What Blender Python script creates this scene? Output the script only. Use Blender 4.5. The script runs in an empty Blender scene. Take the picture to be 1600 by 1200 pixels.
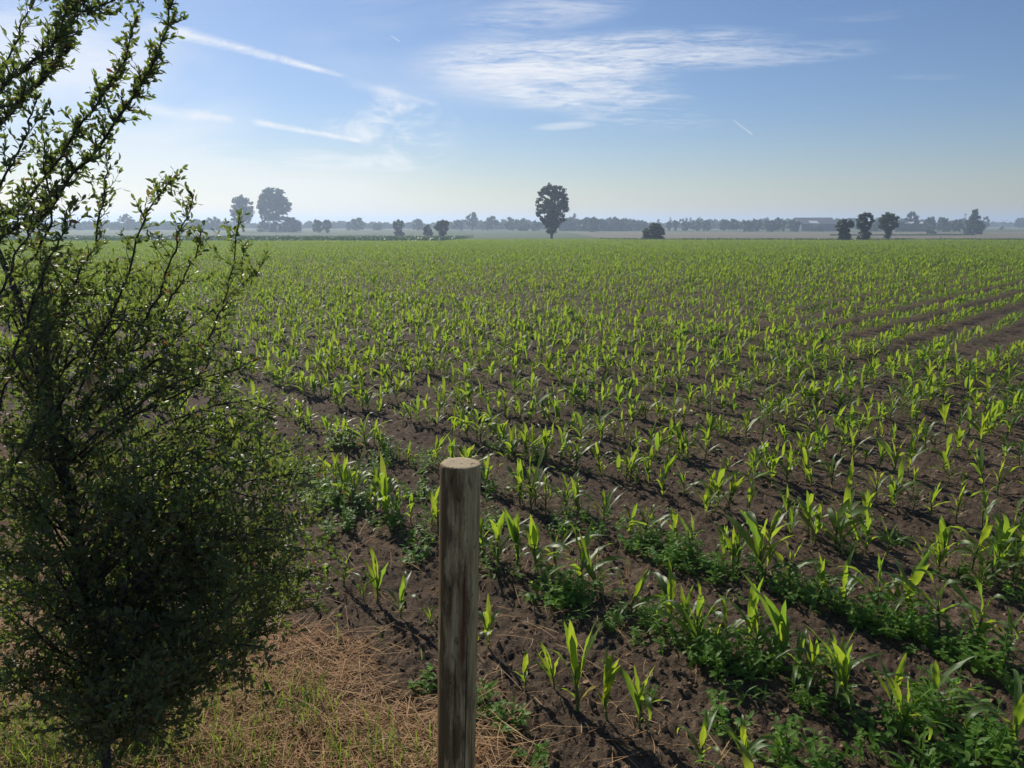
import bpy, math, random
import numpy as np
from mathutils import Vector
R = math.radians
RNG = np.random.default_rng(11)
random.seed(11)
scene = bpy.context.scene
COL = scene.collection

# ------------------------------------------------------------------ camera
H = 1.75
F = 1202.0
PITCH = math.atan((600 - 347) / F)
CP, SP = math.cos(PITCH), math.sin(PITCH)
cam_d = bpy.data.cameras.new('camera')
cam = bpy.data.objects.new('camera', cam_d)
COL.objects.link(cam)
cam.location = (0, 0, H)
cam.rotation_euler = (R(90) - PITCH, 0, 0)
cam_d.sensor_width = 36.0
cam_d.lens = F / 1600 * 36.0
cam_d.clip_start = 0.05
cam_d.clip_end = 20000
scene.camera = cam


def ray(px, py):
    dx = (px - 800) / F
    dy = -(py - 600) / F
    return np.array([dx, CP + dy * SP, -SP + dy * CP])


def at(px, py, depth):
    """the point on the sight line of a pixel at a depth in metres"""
    return np.array([0, 0, H]) + ray(px, py) * depth


def zbase(x, y):
    """the large shape of the land: level near by, then dropping gently to a flat plain"""
    y = np.asarray(y, float)
    a = 0.012
    z = np.where(y < 10, 0.0, np.where(y < 50, -a * (y - 10) ** 2 / 80, np.where(
        y < 190, -a * (y - 30), np.where(y < 230, -a * (160 + (y - 190) - (y - 190) ** 2 / 80), -a * 180))))
    return z + np.asarray(x, float) * 0


def ground_at(px, py):
    d = ray(px, py)
    t = 1.0
    lo, hi = 0.5, 6000.0
    for _ in range(70):
        m = (lo + hi) / 2
        p = np.array([0, 0, H]) + d * m
        if p[2] > zbase(p[0], p[1]):
            lo = m
        else:
            hi = m
    return np.array([0, 0, H]) + d * lo


def project(P):
    P = np.asarray(P, float)
    x, y, z = P[..., 0], P[..., 1], P[..., 2] - H
    dep = y * CP - z * SP
    up = y * SP + z * CP
    return 800 + F * x / dep, 600 - F * up / dep, dep


ROW_A = R(44)
RN = np.array([math.sin(ROW_A), math.cos(ROW_A)])      # across the headland rows
RU = np.array([-math.cos(ROW_A), math.sin(ROW_A)])     # along them
ROW0, ROWD = 1.90, 0.75
N_HEAD = 13
HEAD_END = ROW0 + ROWD * (N_HEAD - 0.5)


# ------------------------------------------------------------------ noise
def h2(ix, iy, s):
    n = (ix.astype(np.int64) * 374761393 + iy.astype(np.int64) * 668265263 + s * 974711) & 0xFFFFFFFF
    n = ((n ^ (n >> 13)) * 1274126177) & 0xFFFFFFFF
    n = ((n ^ (n >> 16)) * 2246822519) & 0xFFFFFFFF
    return ((n ^ (n >> 15)) & 0xFFFFFF) / float(0xFFFFFF)


def vnoise(x, y, s=0):
    ix, iy = np.floor(x), np.floor(y)
    fx, fy = x - ix, y - iy
    fx = fx * fx * (3 - 2 * fx)
    fy = fy * fy * (3 - 2 * fy)
    a, b = h2(ix, iy, s), h2(ix + 1, iy, s)
    c, d = h2(ix, iy + 1, s), h2(ix + 1, iy + 1, s)
    return (a * (1 - fx) + b * fx) * (1 - fy) + (c * (1 - fx) + d * fx) * fy


def fbm(x, y, s=0, o=4):
    v, a, t = 0, 1.0, 0
    for k in range(o):
        v = v + a * vnoise(x * 2 ** k, y * 2 ** k, s + k * 7)
        t += a
        a *= 0.5
    return v / t


def clods(x, y, cell, s, prob=0.75):
    """rounded lumps of earth"""
    gx, gy = x / cell, y / cell
    ix, iy = np.floor(gx), np.floor(gy)
    out = np.zeros_like(x)
    for di in (-1, 0, 1):
        for dj in (-1, 0, 1):
            cx, cy = ix + di, iy + dj
            jx, jy = h2(cx, cy, s), h2(cx, cy, s + 1)
            r = 0.18 + 0.45 * h2(cx, cy, s + 2) ** 1.6
            on = h2(cx, cy, s + 3) < prob
            d2 = (gx - cx - jx) ** 2 + (gy - cy - jy) ** 2
            b = np.sqrt(np.clip(r * r - d2, 0, None)) * on
            out = np.maximum(out, b)
    return out * cell


def straw_mask(x, y):
    pd = x * RN[0] + y * RN[1]
    n = fbm(x * 2.2, y * 2.2, 5, 4)
    m = np.clip((1.72 - pd + (n - 0.5) * 1.0) / 0.22, 0, 1)
    right = np.clip((0.25 - x + (n - 0.5) * 1.2) / 0.5, 0, 1)
    return m * right


def hfull(x, y):
    x = np.asarray(x, float)
    y = np.asarray(y, float)
    d = np.hypot(x, y)
    near = np.clip((26 - d) / 20, 0, 1)
    pd = x * RN[0] + y * RN[1]
    fld = np.clip((pd - 1.5) / 0.3, 0, 1)
    z = zbase(x, y)
    z = z + 0.03 * (fbm(x * 0.9, y * 0.9, 21, 3) - 0.5) * np.clip((60 - d) / 30, 0, 1)
    ridge = 0.5 + 0.5 * np.cos((pd - ROW0) / ROWD * 2 * math.pi)
    z = z + fld * near * (0.008 * ridge * (pd < HEAD_END))
    z = z + near * 0.03 * (fbm(x * 5, y * 5, 31, 4) - 0.5)
    st = straw_mask(x, y)
    k = near * (1 - 0.6 * st)
    z = z + k * (0.25 * clods(x, y, 0.11, 41, 0.2) + 0.30 * clods(x, y, 0.045, 51, 0.45) + 0.55 * clods(x, y, 0.022, 61, 0.85) + 0.024 * (fbm(x * 26, y * 26, 37, 3) - 0.5))
    return z


# ------------------------------------------------------------------ mesh helpers
def mk(name, V, F4=None, mats=(), F3=None, mi4=None, rnd=None, uv=None, smooth=True, parent=None, link=True, extra=None):
    V = np.asarray(V, np.float32)
    F4 = np.zeros((0, 4), np.int32) if F4 is None else np.asarray(F4, np.int32)
    F3 = np.zeros((0, 3), np.int32) if F3 is None else np.asarray(F3, np.int32)
    me = bpy.data.meshes.new(name)
    me.vertices.add(len(V))
    me.vertices.foreach_set('co', V.ravel())
    idx = np.concatenate([F4.ravel(), F3.ravel()])
    tot = np.concatenate([np.full(len(F4), 4), np.full(len(F3), 3)]).astype(np.int32)
    st = np.concatenate([[0], np.cumsum(tot)[:-1]]).astype(np.int32)
    me.loops.add(len(idx))
    me.loops.foreach_set('vertex_index', idx.astype(np.int32))
    me.polygons.add(len(tot))
    me.polygons.foreach_set('loop_start', st)
    for m in mats:
        me.materials.append(m)
    if mi4 is not None:
        me.polygons.foreach_set('material_index', np.asarray(mi4, np.int32))
    me.update(calc_edges=True)
    me.polygons.foreach_set('use_smooth', np.full(len(tot), smooth))
    if rnd is not None:
        a = me.attributes.new('rnd', 'FLOAT', 'POINT')
        a.data.foreach_set('value', np.asarray(rnd, np.float32))
    for key, val in (extra or {}).items():
        a = me.attributes.new(key, 'FLOAT', 'POINT')
        a.data.foreach_set('value', np.asarray(val, np.float32))
    if uv is not None:
        l = me.uv_layers.new(name='uv')
        l.data.foreach_set('uv', np.asarray(uv, np.float32)[idx].ravel())
    me.validate()
    o = bpy.data.objects.new(name, me)
    if link:
        COL.objects.link(o)
    if parent is not None:
        o.parent = parent
    return o


def tag(o, label=None, cat=None, group=None, kind=None):
    if label:
        o['label'] = label
    if cat:
        o['category'] = cat
    if group:
        o['group'] = group
    if kind:
        o['kind'] = kind
    return o


def empty(name, loc, rz=0.0):
    o = bpy.data.objects.new(name, None)
    o.location = tuple(float(v) for v in loc)
    o.rotation_euler = (0, 0, rz)
    o.empty_display_size = 0.1
    COL.objects.link(o)
    return o


class MB:
    """collects arrays of vertices and faces"""
    def __init__(self):
        self.V, self.Q, self.T, self.R, self.U, self.n = [], [], [], [], [], 0
        self.M = []

    def add(self, V, Q=None, T=None, r=0.5, uv=None, m=0):
        V = np.asarray(V, float)
        self.V.append(V)
        if Q is not None and len(Q):
            self.Q.append(np.asarray(Q) + self.n)
            self.M.append(np.full(len(Q), m))
        if T is not None and len(T):
            self.T.append(np.asarray(T) + self.n)
        self.R.append(np.broadcast_to(np.asarray(r, float), (len(V),)))
        self.U.append(np.zeros((len(V), 2)) if uv is None else np.asarray(uv, float))
        self.n += len(V)

    def tube(self, P, rad, k=6, r=0.5, cap=True):
        P = np.asarray(P, float)
        n = len(P)
        rad = np.broadcast_to(np.asarray(rad, float), (n,))
        T = np.gradient(P, axis=0)
        T /= np.linalg.norm(T, axis=1, keepdims=True) + 1e-9
        ref = np.array([0.31, 0.87, 0.21]) if abs(T[0][2]) > 0.7 else np.array([0.05, 0.1, 1.0])
        A = np.cross(T, ref)
        A /= np.linalg.norm(A, axis=1, keepdims=True) + 1e-9
        B = np.cross(T, A)
        an = np.arange(k) * 2 * math.pi / k
        V = P[:, None, :] + rad[:, None, None] * (np.cos(an)[None, :, None] * A[:, None, :] + np.sin(an)[None, :, None] * B[:, None, :])
        V = V.reshape(-1, 3)
        Q = []
        for i in range(n - 1):
            for j in range(k):
                Q.append((i * k + j, i * k + (j + 1) % k, (i + 1) * k + (j + 1) % k, (i + 1) * k + j))
        T3 = None
        if cap:
            c = len(V)
            V = np.vstack([V, P[-1] + T[-1] * rad[-1] * 0.6])
            T3 = [((n - 1) * k + j, (n - 1) * k + (j + 1) % k, c) for j in range(k)]
        self.add(V, Q, T3, r)

    def build(self, name, mats, parent=None, smooth=True, link=True):
        V = np.vstack(self.V)
        Q = np.vstack(self.Q) if self.Q else None
        T = np.vstack(self.T) if self.T else None
        mi = None
        if len(mats) > 1:
            mi = np.concatenate(self.M + ([np.zeros(sum(len(t) for t in self.T))] if self.T else []))
        return mk(name, V, Q, mats, T, mi4=mi, rnd=np.concatenate(self.R), uv=np.vstack(self.U), smooth=smooth, parent=parent, link=link)


# ------------------------------------------------------------------ material helpers
class NT:
    def __init__(self, tree):
        self.t = tree
        self.l = tree.links

    def n(self, typ, **kw):
        nd = self.t.nodes.new(typ)
        for k, v in kw.items():
            setattr(nd, k, v)
        return nd

    def set(self, sock, v):
        if hasattr(v, 'is_linked'):
            self.l.new(v, sock)
        elif v is not None:
            sock.default_value = v

    def m(self, op, a, b=None, c=None, clamp=False):
        nd = self.n('ShaderNodeMath', operation=op, use_clamp=clamp)
        for i, v in enumerate((a, b, c)):
            if v is not None:
                self.set(nd.inputs[i], v)
        return nd.outputs[0]

    def mix(self, f, a, b, blend='MIX'):
        nd = self.n('ShaderNodeMix', data_type='RGBA', blend_type=blend)
        self.set(nd.inputs['Factor'], f)
        ins = [i for i in nd.inputs if i.type == 'RGBA']
        for s, v in zip(ins, (a, b)):
            self.set(s, (*v, 1) if isinstance(v, tuple) and len(v) == 3 else v)
        return [o for o in nd.outputs if o.type == 'RGBA'][0]

    def ss(self, v, lo, hi):
        nd = self.n('ShaderNodeMapRange', interpolation_type='SMOOTHSTEP')
        self.set(nd.inputs[0], v)
        nd.inputs[1].default_value = lo
        nd.inputs[2].default_value = hi
        return nd.outputs[0]

    def noise(self, vec, scale, detail=4.0, rough=0.55, dist=0.0):
        nd = self.n('ShaderNodeTexNoise')
        if vec is not None:
            self.l.new(vec, nd.inputs['Vector'])
        nd.inputs['Scale'].default_value = scale
        nd.inputs['Detail'].default_value = detail
        nd.inputs['Roughness'].default_value = rough
        nd.inputs['Distortion'].default_value = dist
        return nd.outputs[0]

    def mapv(self, vec, scale=(1, 1, 1), rot=(0, 0, 0), loc=(0, 0, 0)):
        nd = self.n('ShaderNodeMapping')
        self.l.new(vec, nd.inputs[0])
        nd.inputs['Scale'].default_value = scale
        nd.inputs['Rotation'].default_value = rot
        nd.inputs['Location'].default_value = loc
        return nd.outputs[0]

    def attr(self, name):
        return self.n('ShaderNodeAttribute', attribute_name=name).outputs['Fac']

    def ramp(self, f, stops):
        nd = self.n('ShaderNodeValToRGB')
        self.l.new(f, nd.inputs[0])
        el = nd.color_ramp.elements
        while len(el) < len(stops):
            el.new(0.5)
        for e, (p, c) in zip(el, stops):
            e.position = p
            e.color = (*c, 1)
        return nd.outputs[0]


def mat(name):
    m = bpy.data.materials.new(name)
    m.use_nodes = True
    m.node_tree.nodes.clear()
    k = NT(m.node_tree)
    out = k.n('ShaderNodeOutputMaterial')
    return m, k, out


def princ(k, col, rough=0.8, bump=None, spec=0.5, bstr=0.3, bdist=0.01):
    p = k.n('ShaderNodeBsdfPrincipled')
    k.set(p.inputs['Base Color'], (*col, 1) if isinstance(col, tuple) else col)
    k.set(p.inputs['Roughness'], rough)
    k.set(p.inputs['Specular IOR Level'], spec)
    if bump is not None:
        b = k.n('ShaderNodeBump')
        k.l.new(bump, b.inputs['Height'])
        b.inputs['Strength'].default_value = bstr
        b.inputs['Distance'].default_value = bdist
        k.l.new(b.outputs[0], p.inputs['Normal'])
    return p


def leafmat(name, refl, trans, alt_refl=None, alt_trans=None, rough=0.42, tfac=0.5, spec=0.5, vein=False, per_object=False, dead=None):
    m, k, out = mat(name)
    r = k.attr('rnd')
    if per_object:
        oi = k.n('ShaderNodeObjectInfo').outputs['Random']
        r = k.m('FRACT', k.m('ADD', r, oi))
    alt_refl = alt_refl or refl
    alt_trans = alt_trans or trans
    c1 = k.mix(r, refl, alt_refl)
    c2 = k.mix(r, trans, alt_trans)
    if dead is not None:
        dd = k.ss(r, 0.965, 0.99)
        c1 = k.mix(dd, c1, dead)
        c2 = k.mix(dd, c2, dead)
    bump = None
    if vein:
        uv = k.n('ShaderNodeUVMap')
        sx = k.n('ShaderNodeSeparateXYZ')
        k.l.new(uv.outputs[0], sx.inputs[0])
        u = sx.outputs[0]
        mid = k.m('SUBTRACT', 1.0, k.ss(k.m('ABSOLUTE', k.m('SUBTRACT', u, 0.5)), 0.02, 0.07))
        stripe = k.m('SINE', k.m('MULTIPLY', u, 95.0))
        sm = k.m('MULTIPLY_ADD', stripe, 0.09, 1.0)
        geo = k.n('ShaderNodeTexCoord').outputs['Object']
        nz = k.noise(geo, 38.0, 3)
        sm = k.m('MULTIPLY', sm, k.m('MULTIPLY_ADD', nz, 0.5, 0.75))
        cmb = k.n('ShaderNodeCombineXYZ')
        for i in range(3):
            k.l.new(sm, cmb.inputs[i])
        c1 = k.mix(1.0, c1, cmb.outputs[0], 'MULTIPLY')
        c2 = k.mix(1.0, c2, cmb.outputs[0], 'MULTIPLY')
        c1 = k.mix(k.m('MULTIPLY', mid, 0.5), c1, (0.16, 0.22, 0.07))
        c2 = k.mix(k.m('MULTIPLY', mid, 0.45), c2, (0.30, 0.34, 0.10))
        tip = k.m('MULTIPLY', k.ss(sx.outputs[1], 0.9, 1.0), 0.6)
        c1 = k.mix(tip, c1, (0.20, 0.19, 0.05))
        bump = stripe
    p = princ(k, c1, rough, bump, spec, 0.12, 0.002)
    t = k.n('ShaderNodeBsdfTranslucent')
    k.l.new(c2, t.inputs[0])
    mx = k.n('ShaderNodeMixShader')
    mx.inputs[0].default_value = tfac
    k.l.new(p.outputs[0], mx.inputs[1])
    k.l.new(t.outputs[0], mx.inputs[2])
    k.l.new(mx.outputs[0], out.inputs[0])
    return m


def simplemat(name, c0, c1, scale=6.0, rough=0.85, spec=0.3, stretch=(1, 1, 1), bstr=0.3, bdist=0.01, lo=0.35, hi=0.65, per_rnd=None):
    m, k, out = mat(name)
    o = k.n('ShaderNodeTexCoord').outputs['Object']
    v = k.mapv(o, stretch)
    n = k.noise(v, scale, 5, 0.6)
    c = k.mix(k.ss(n, lo, hi), c0, c1)
    if per_rnd is not None:
        c = k.mix(k.attr('rnd'), c, per_rnd)
    p = princ(k, c, rough, n, spec, bstr, bdist)
    k.l.new(p.outputs[0], out.inputs[0])
    return m


M = {}
M['maize'] = leafmat('maize_leaf', (0.055, 0.12, 0.022), (0.26, 0.45, 0.025), (0.085, 0.14, 0.025), (0.44, 0.54, 0.03), 0.42, 0.5, 0.55, vein=True, per_object=True)
M['maize_far'] = leafmat('maize_leaf_far', (0.055, 0.12, 0.022), (0.27, 0.46, 0.03), (0.085, 0.14, 0.025), (0.43, 0.53, 0.035), 0.55, 0.5, 0.3)
M['maize_old'] = leafmat('maize_old_leaf', (0.16, 0.13, 0.05), (0.34, 0.30, 0.06), (0.22, 0.17, 0.08), (0.40, 0.30, 0.10), 0.6, 0.4, 0.2, per_object=True)
M['stalk'] = leafmat('maize_stalk', (0.09, 0.16, 0.045), (0.22, 0.34, 0.05), (0.12, 0.16, 0.06), (0.26, 0.34, 0.06), 0.45, 0.25, 0.4, per_object=True)
M['weed'] = leafmat('weed_leaf', (0.085, 0.19, 0.035), (0.27, 0.52, 0.03), (0.13, 0.22, 0.04), (0.40, 0.60, 0.035), 0.55, 0.5, 0.25)
M['plum'] = leafmat('plum_leaf', (0.075, 0.105, 0.045), (0.17, 0.27, 0.04), (0.11, 0.135, 0.06), (0.28, 0.34, 0.05), 0.48, 0.42, 0.4, dead=(0.25, 0.11, 0.04))
M['grass'] = leafmat('grass_blade', (0.06, 0.12, 0.02), (0.22, 0.38, 0.03), (0.12, 0.15, 0.03), (0.35, 0.42, 0.06), 0.5, 0.45, 0.4)
M['straw'] = leafmat('straw', (0.33, 0.18, 0.08), (0.33, 0.165, 0.06), (0.60, 0.41, 0.225), (0.48, 0.30, 0.13), 0.75, 0.25, 0.1, dead=(0.14, 0.075, 0.045))
M['bark'] = simplemat('dark_bark', (0.030, 0.024, 0.020), (0.075, 0.062, 0.052), 40, 0.85, 0.3, (1, 1, 0.3), 0.5, 0.004)
M['far_bark'] = simplemat('far_bark', (0.05, 0.042, 0.035), (0.10, 0.085, 0.07), 2, 0.9, 0.2)
M['far_leaf'] = leafmat('far_leaf', (0.030, 0.055, 0.018), (0.06, 0.10, 0.02), (0.055, 0.085, 0.028), (0.09, 0.14, 0.03), 0.55, 0.3, 0.35)
M['far_leaf_grey'] = leafmat('far_leaf_grey', (0.05, 0.07, 0.04), (0.08, 0.11, 0.035), (0.09, 0.11, 0.065), (0.10, 0.13, 0.05), 0.55, 0.3, 0.4)
M['potato'] = leafmat('potato_leaf', (0.028, 0.07, 0.018), (0.06, 0.14, 0.02), (0.045, 0.09, 0.022), (0.09, 0.18, 0.03), 0.5, 0.3, 0.3)
M['barn_wall'] = simplemat('barn_wall', (0.09, 0.09, 0.09), (0.13, 0.125, 0.12), 1.5, 0.8, 0.3, (4, 4, 0.3))
M['barn_roof'] = simplemat('barn_roof', (0.07, 0.07, 0.075), (0.11, 0.11, 0.115), 0.8, 0.6, 0.5, (6, 0.3, 1))
M['barn_pale'] = simplemat('pale_sheet', (0.62, 0.63, 0.64), (0.75, 0.75, 0.76), 0.8, 0.5, 0.5, (6, 0.3, 1))
M['dark'] = simplemat('dark_opening', (0.02, 0.02, 0.022), (0.035, 0.035, 0.035), 1.0)
M['old_wood'] = simplemat('old_wood', (0.10, 0.085, 0.07), (0.22, 0.20, 0.17), 12, 0.85, 0.2, (1, 1, 0.15))
M['clod'] = simplemat('soil_lump', (0.09, 0.058, 0.033), (0.26, 0.175, 0.105), 30, 0.95, 0.15, (1, 1, 1), 0.8, 0.006)


def soil_material():
    m, k, out = mat('field_soil')
    g = k.n('ShaderNodeNewGeometry').outputs['Position']
    n1 = k.noise(g, 1.1, 4, 0.6)
    n2 = k.noise(g, 22, 6, 0.65)
    n3 = k.noise(g, 120, 4, 0.7)
    c = k.ramp(k.m('MULTIPLY_ADD', n2, 0.6, k.m('MULTIPLY', n3, 0.4)), [(0.3, (0.038, 0.026, 0.017)), (0.5, (0.105, 0.074, 0.048)), (0.70, (0.26, 0.190, 0.125))])
    c = k.mix(k.m('MULTIPLY', k.ss(n1, 0.38, 0.62), 0.55), c, (0.060, 0.042, 0.028), 'MIX')
    st = k.attr('straw')
    fib = k.noise(k.mapv(g, (30, 5, 10), (0, 0, 0.5)), 4, 5, 0.7, 1.5)
    sc = k.ramp(fib, [(0.3, (0.05, 0.028, 0.015)), (0.52, (0.14, 0.08, 0.04)), (0.7, (0.28, 0.175, 0.09))])
    c = k.mix(st, c, sc)
    hgt = k.m('MULTIPLY_ADD', n3, 0.5, n2)
    p = princ(k, c, 0.95, hgt, 0.12, 1.0, 0.025)
    k.l.new(p.outputs[0], out.inputs[0])
    return m


def meadow_material(name, a, b, c3, sc=(0.05, 0.25, 1)):
    m, k, out = mat(name)
    g = k.n('ShaderNodeNewGeometry').outputs['Position']
    n1 = k.noise(k.mapv(g, sc), 1.0, 5, 0.6)
    n2 = k.noise(g, 1.6, 4, 0.7)
    c = k.mix(k.ss(n1, 0.35, 0.65), a, b)
    c = k.mix(k.m('MULTIPLY', k.ss(n2, 0.45, 0.7), 0.6), c, c3)
    p = princ(k, c, 0.95, n2, 0.1, 0.5, 0.15)
    k.l.new(p.outputs[0], out.inputs[0])
    return m


M['soil'] = soil_material()
M['potato_soil'] = meadow_material('potato_ground', (0.045, 0.07, 0.025), (0.035, 0.06, 0.02), (0.07, 0.07, 0.04))
M['meadow'] = meadow_material('meadow_grass', (0.075, 0.115, 0.045), (0.10, 0.13, 0.055), (0.12, 0.13, 0.07))
M['stubble'] = meadow_material('stubble', (0.17, 0.155, 0.10), (0.21, 0.185, 0.12), (0.11, 0.12, 0.06), (0.03, 0.3, 1))
M['plain'] = meadow_material('far_plain', (0.10, 0.13, 0.06), (0.15, 0.16, 0.08), (0.13, 0.13, 0.07), (0.004, 0.02, 1))

# ------------------------------------------------------------------ the land
EDGE = [(-200, 112.0), (ground_at(690, 378)[0], ground_at(690, 378.0)[1]), (ground_at(715, 375.5)[0], ground_at(715, 375.5)[1]),
        (ground_at(900, 374.6)[0], ground_at(900, 374.6)[1]), (ground_at(1000, 376)[0], ground_at(1000, 376)[1]), (200, ground_at(1400, 377)[1])]
EX = np.array([e[0] for e in EDGE])
EY = np.array([e[1] for e in EDGE])


def edge_y(x):
    return np.interp(x, EX, EY)


POT_FAR = float(ground_at(500, 370.5)[1])
STUB_FAR = float(ground_at(1300, 362.5)[1])

a_in = np.radians(np.linspace(-40, 40, 760))
a_out = np.radians(np.concatenate([np.linspace(40, 320, 90)[1:-1]]))
ang = np.concatenate([a_in, a_out])
rr = [0.35]
while rr[-1] < 2600:
    rr.append(rr[-1] * (1.0062 if rr[-1] < 30 else 1.0075 if rr[-1] < 250 else 1.03))
rr = np.array(rr)
nA, nR = len(ang), len(rr)
GX = rr[:, None] * np.sin(ang)[None, :]
GY = rr[:, None] * np.cos(ang)[None, :]
GZ = hfull(GX.ravel(), GY.ravel()).reshape(GX.shape)
V = np.stack([GX, GY, GZ], -1).reshape(-1, 3)
V = np.vstack([V, [[0, 0, 0]]])
i, j = np.meshgrid(np.arange(nR - 1), np.arange(nA), indexing='ij')
Q = np.stack([i * nA + j, (i + 1) * nA + j, (i + 1) * nA + (j + 1) % nA, i * nA + (j + 1) % nA], -1).reshape(-1, 4)
T = np.array([(len(V) - 1, b, (b + 1) % nA) for b in range(nA)])
cx, cy = V[Q].mean(1)[:, 0], V[Q].mean(1)[:, 1]
ey = edge_y(cx)
zone = np.where(cy < ey, 0, 2)
zone = np.where((cy >= ey) & (cx < EX[2]) & (cy < POT_FAR), 1, zone)
zone = np.where((cy >= ey) & (cx > 22) & (cy < STUB_FAR), 3, zone)
zone = np.where(cy > 420, 4, zone)
zone = np.concatenate([zone, np.zeros(len(T))])
st = np.concatenate([straw_mask(GX.ravel(), GY.ravel()), [1.0]])
st[:-1] *= (np.hypot(GX, GY).ravel() < 12)
ground = mk('ground', V, Q, [M['soil'], M['potato_soil'], M['meadow'], M['stubble'], M['plain']], T, mi4=zone, extra={'straw': st})
tag(ground, kind='structure')
del V, Q, T, GX, GY, GZ


# ------------------------------------------------------------------ maize plants
def strip(L, w, th0, curl, nseg, nac, rng, fold=0.25, twist=0.0, wav=0.0, base_w=0.45, sway=0.0, hook=0.0):
    """a leaf blade leaving the origin along +x: arched, folded along its midrib and tapering to a point"""
    t = np.linspace(0, 1, nseg + 1)
    th = th0 - curl * t ** 1.5 - hook * np.clip((t - 0.55) / 0.45, 0, 1) ** 1.3
    ds = L / nseg
    x = np.concatenate([[0], np.cumsum(np.cos((th[1:] + th[:-1]) / 2) * ds)])
    z = np.concatenate([[0], np.cumsum(np.sin((th[1:] + th[:-1]) / 2) * ds)])
    y = sway * L * t ** 2
    prof = np.minimum(1, base_w + (1 - base_w) * np.sin(np.clip(t / 0.42, 0, 1) * math.pi / 2)) * np.clip(1 - np.clip((t - 0.42) / 0.58, 0, 1) ** 2.1, 0, 1)
    u = np.linspace(-1, 1, nac + 1)
    C = np.stack([x, y, z], 1)
    Nn = np.stack([-np.sin(th), np.zeros_like(th), np.cos(th)], 1)
    S = np.tile([0.0, 1.0, 0.0], (nseg + 1, 1))
    tw = twist * t
    S2 = S * np.cos(tw)[:, None] + Nn * np.sin(tw)[:, None]
    N2 = -S * np.sin(tw)[:, None] + Nn * np.cos(tw)[:, None]
    ph = rng.uniform(0, 6)
    V = []
    for a in u:
        fo = fold * (1 - 0.55 * t) * abs(a) + wav * np.sin(t * 17 + ph + a * 2) * abs(a) ** 2
        V.append(C + (w / 2 * prof * a)[:, None] * S2 + (w / 2 * prof * fo)[:, None] * N2)
    V = np.stack(V, 1).reshape(-1, 3)
    k = nac + 1
    Q = [(r * k + c, r * k + c + 1, (r + 1) * k + c + 1, (r + 1) * k + c) for r in range(nseg) for c in range(nac)]
    uv = np.stack([np.tile((u + 1) / 2, nseg + 1), np.repeat(t, k)], 1)
    return V, np.array(Q), uv


def rotz(V, a):
    c, s = math.cos(a), math.sin(a)
    return np.stack([V[:, 0] * c - V[:, 1] * s, V[:, 0] * s + V[:, 1] * c, V[:, 2]], 1)


def leaf_specs(rng, style):
    """(height on the stalk, azimuth, length, width, rise angle, curl, hook, twist, sway) for a plant of nominal height 0.36"""
    n = {'tall': 8, 'spread': 8, 'small': 6, 'narrow': 7}[style]
    az0 = rng.uniform(0, 2 * math.pi)
    out = []
    for q in range(n):
        f = q / (n - 1)
        hz = 0.03 + 0.125 * f
        az = az0 + math.pi * q + rng.normal(0, 0.45)
        if f < 0.25:
            L, w, th, curl, hook = rng.uniform(0.09, 0.15), rng.uniform(0.016, 0.024), R(rng.uniform(35, 60)), R(rng.uniform(40, 90)), 0
        elif f < 0.8:
            L, w = rng.uniform(0.20, 0.34), rng.uniform(0.025, 0.040)
            th = R(rng.uniform(52, 72) if style != 'spread' else rng.uniform(38, 58))
            curl = R(rng.uniform(25, 90))
            hook = R(rng.uniform(20, 120)) if rng.random() < 0.6 else 0
        else:
            L, w = rng.uniform(0.17, 0.26), rng.uniform(0.027, 0.043)
            th = R(rng.uniform(76, 89))
            curl = R(rng.uniform(0, 28))
            hook = R(rng.uniform(40, 150)) if rng.random() < 0.4 else 0
        if style == 'narrow':
            th = min(R(88), th + R(12))
            curl *= 0.6
        if style == 'small':
            L *= 0.8
        out.append((hz, az, L, w, th, curl, hook, rng.normal(0, 0.45), rng.normal(0, 0.10)))
    return out


def lean_pts(V, lean):
    V = V.copy()
    V[:, 0] += lean[0] * V[:, 2] ** 2 / 0.36
    V[:, 1] += lean[1] * V[:, 2] ** 2 / 0.36
    return V


class Variant:
    def __init__(self, seed, style):
        rng = np.random.default_rng(seed)
        self.style = style
        lean = rng.normal(0, 0.10, 2)
        specs = leaf_specs(rng, style)
        b = MB()
        zs = np.linspace(-0.02, 0.165, 8)
        P = np.stack([0.004 * np.sin(zs * 30 + seed), 0.004 * np.cos(zs * 23 + seed), zs], 1)
        rad = np.interp(zs, [-0.02, 0.02, 0.1, 0.165], [0.0068, 0.0065, 0.0066, 0.0035])
        rad = rad * (0.7 if style == 'small' else 1.0)
        b.tube(lean_pts(P, lean), rad, 7, rng.uniform(0, 0.4))
        self.stalk = b
        self.leaves = []
        top = 0
        for (hz, az, L, w, th, curl, hook, tw, sw) in specs:
            Vv, Qq, uv = strip(L, w, th, curl, 11, 4, rng, 0.34, tw, 0.26, 0.42, sw, hook)
            Vv[:, 0] += 0.003
            Vv = rotz(Vv, az)
            Vv[:, 2] += hz
            Vv = lean_pts(Vv, lean)
            top = max(top, Vv[:, 2].max())
            self.leaves.append((Vv, Qq, uv, rng.uniform(0, 0.35)))
        self.h = top
        self.meshes = None

    def make(self):
        so = self.stalk.build('stalk', [M['stalk']], link=False)
        lo = []
        for q, (Vv, Qq, uv, r) in enumerate(self.leaves):
            lo.append(mk('leaf', Vv, Qq, [M['maize_old' if q == 0 else 'maize']], rnd=np.full(len(Vv), r), uv=uv, link=False))
        self.meshes = [('stalk', so)] + [('leaf', o) for o in lo]


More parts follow.
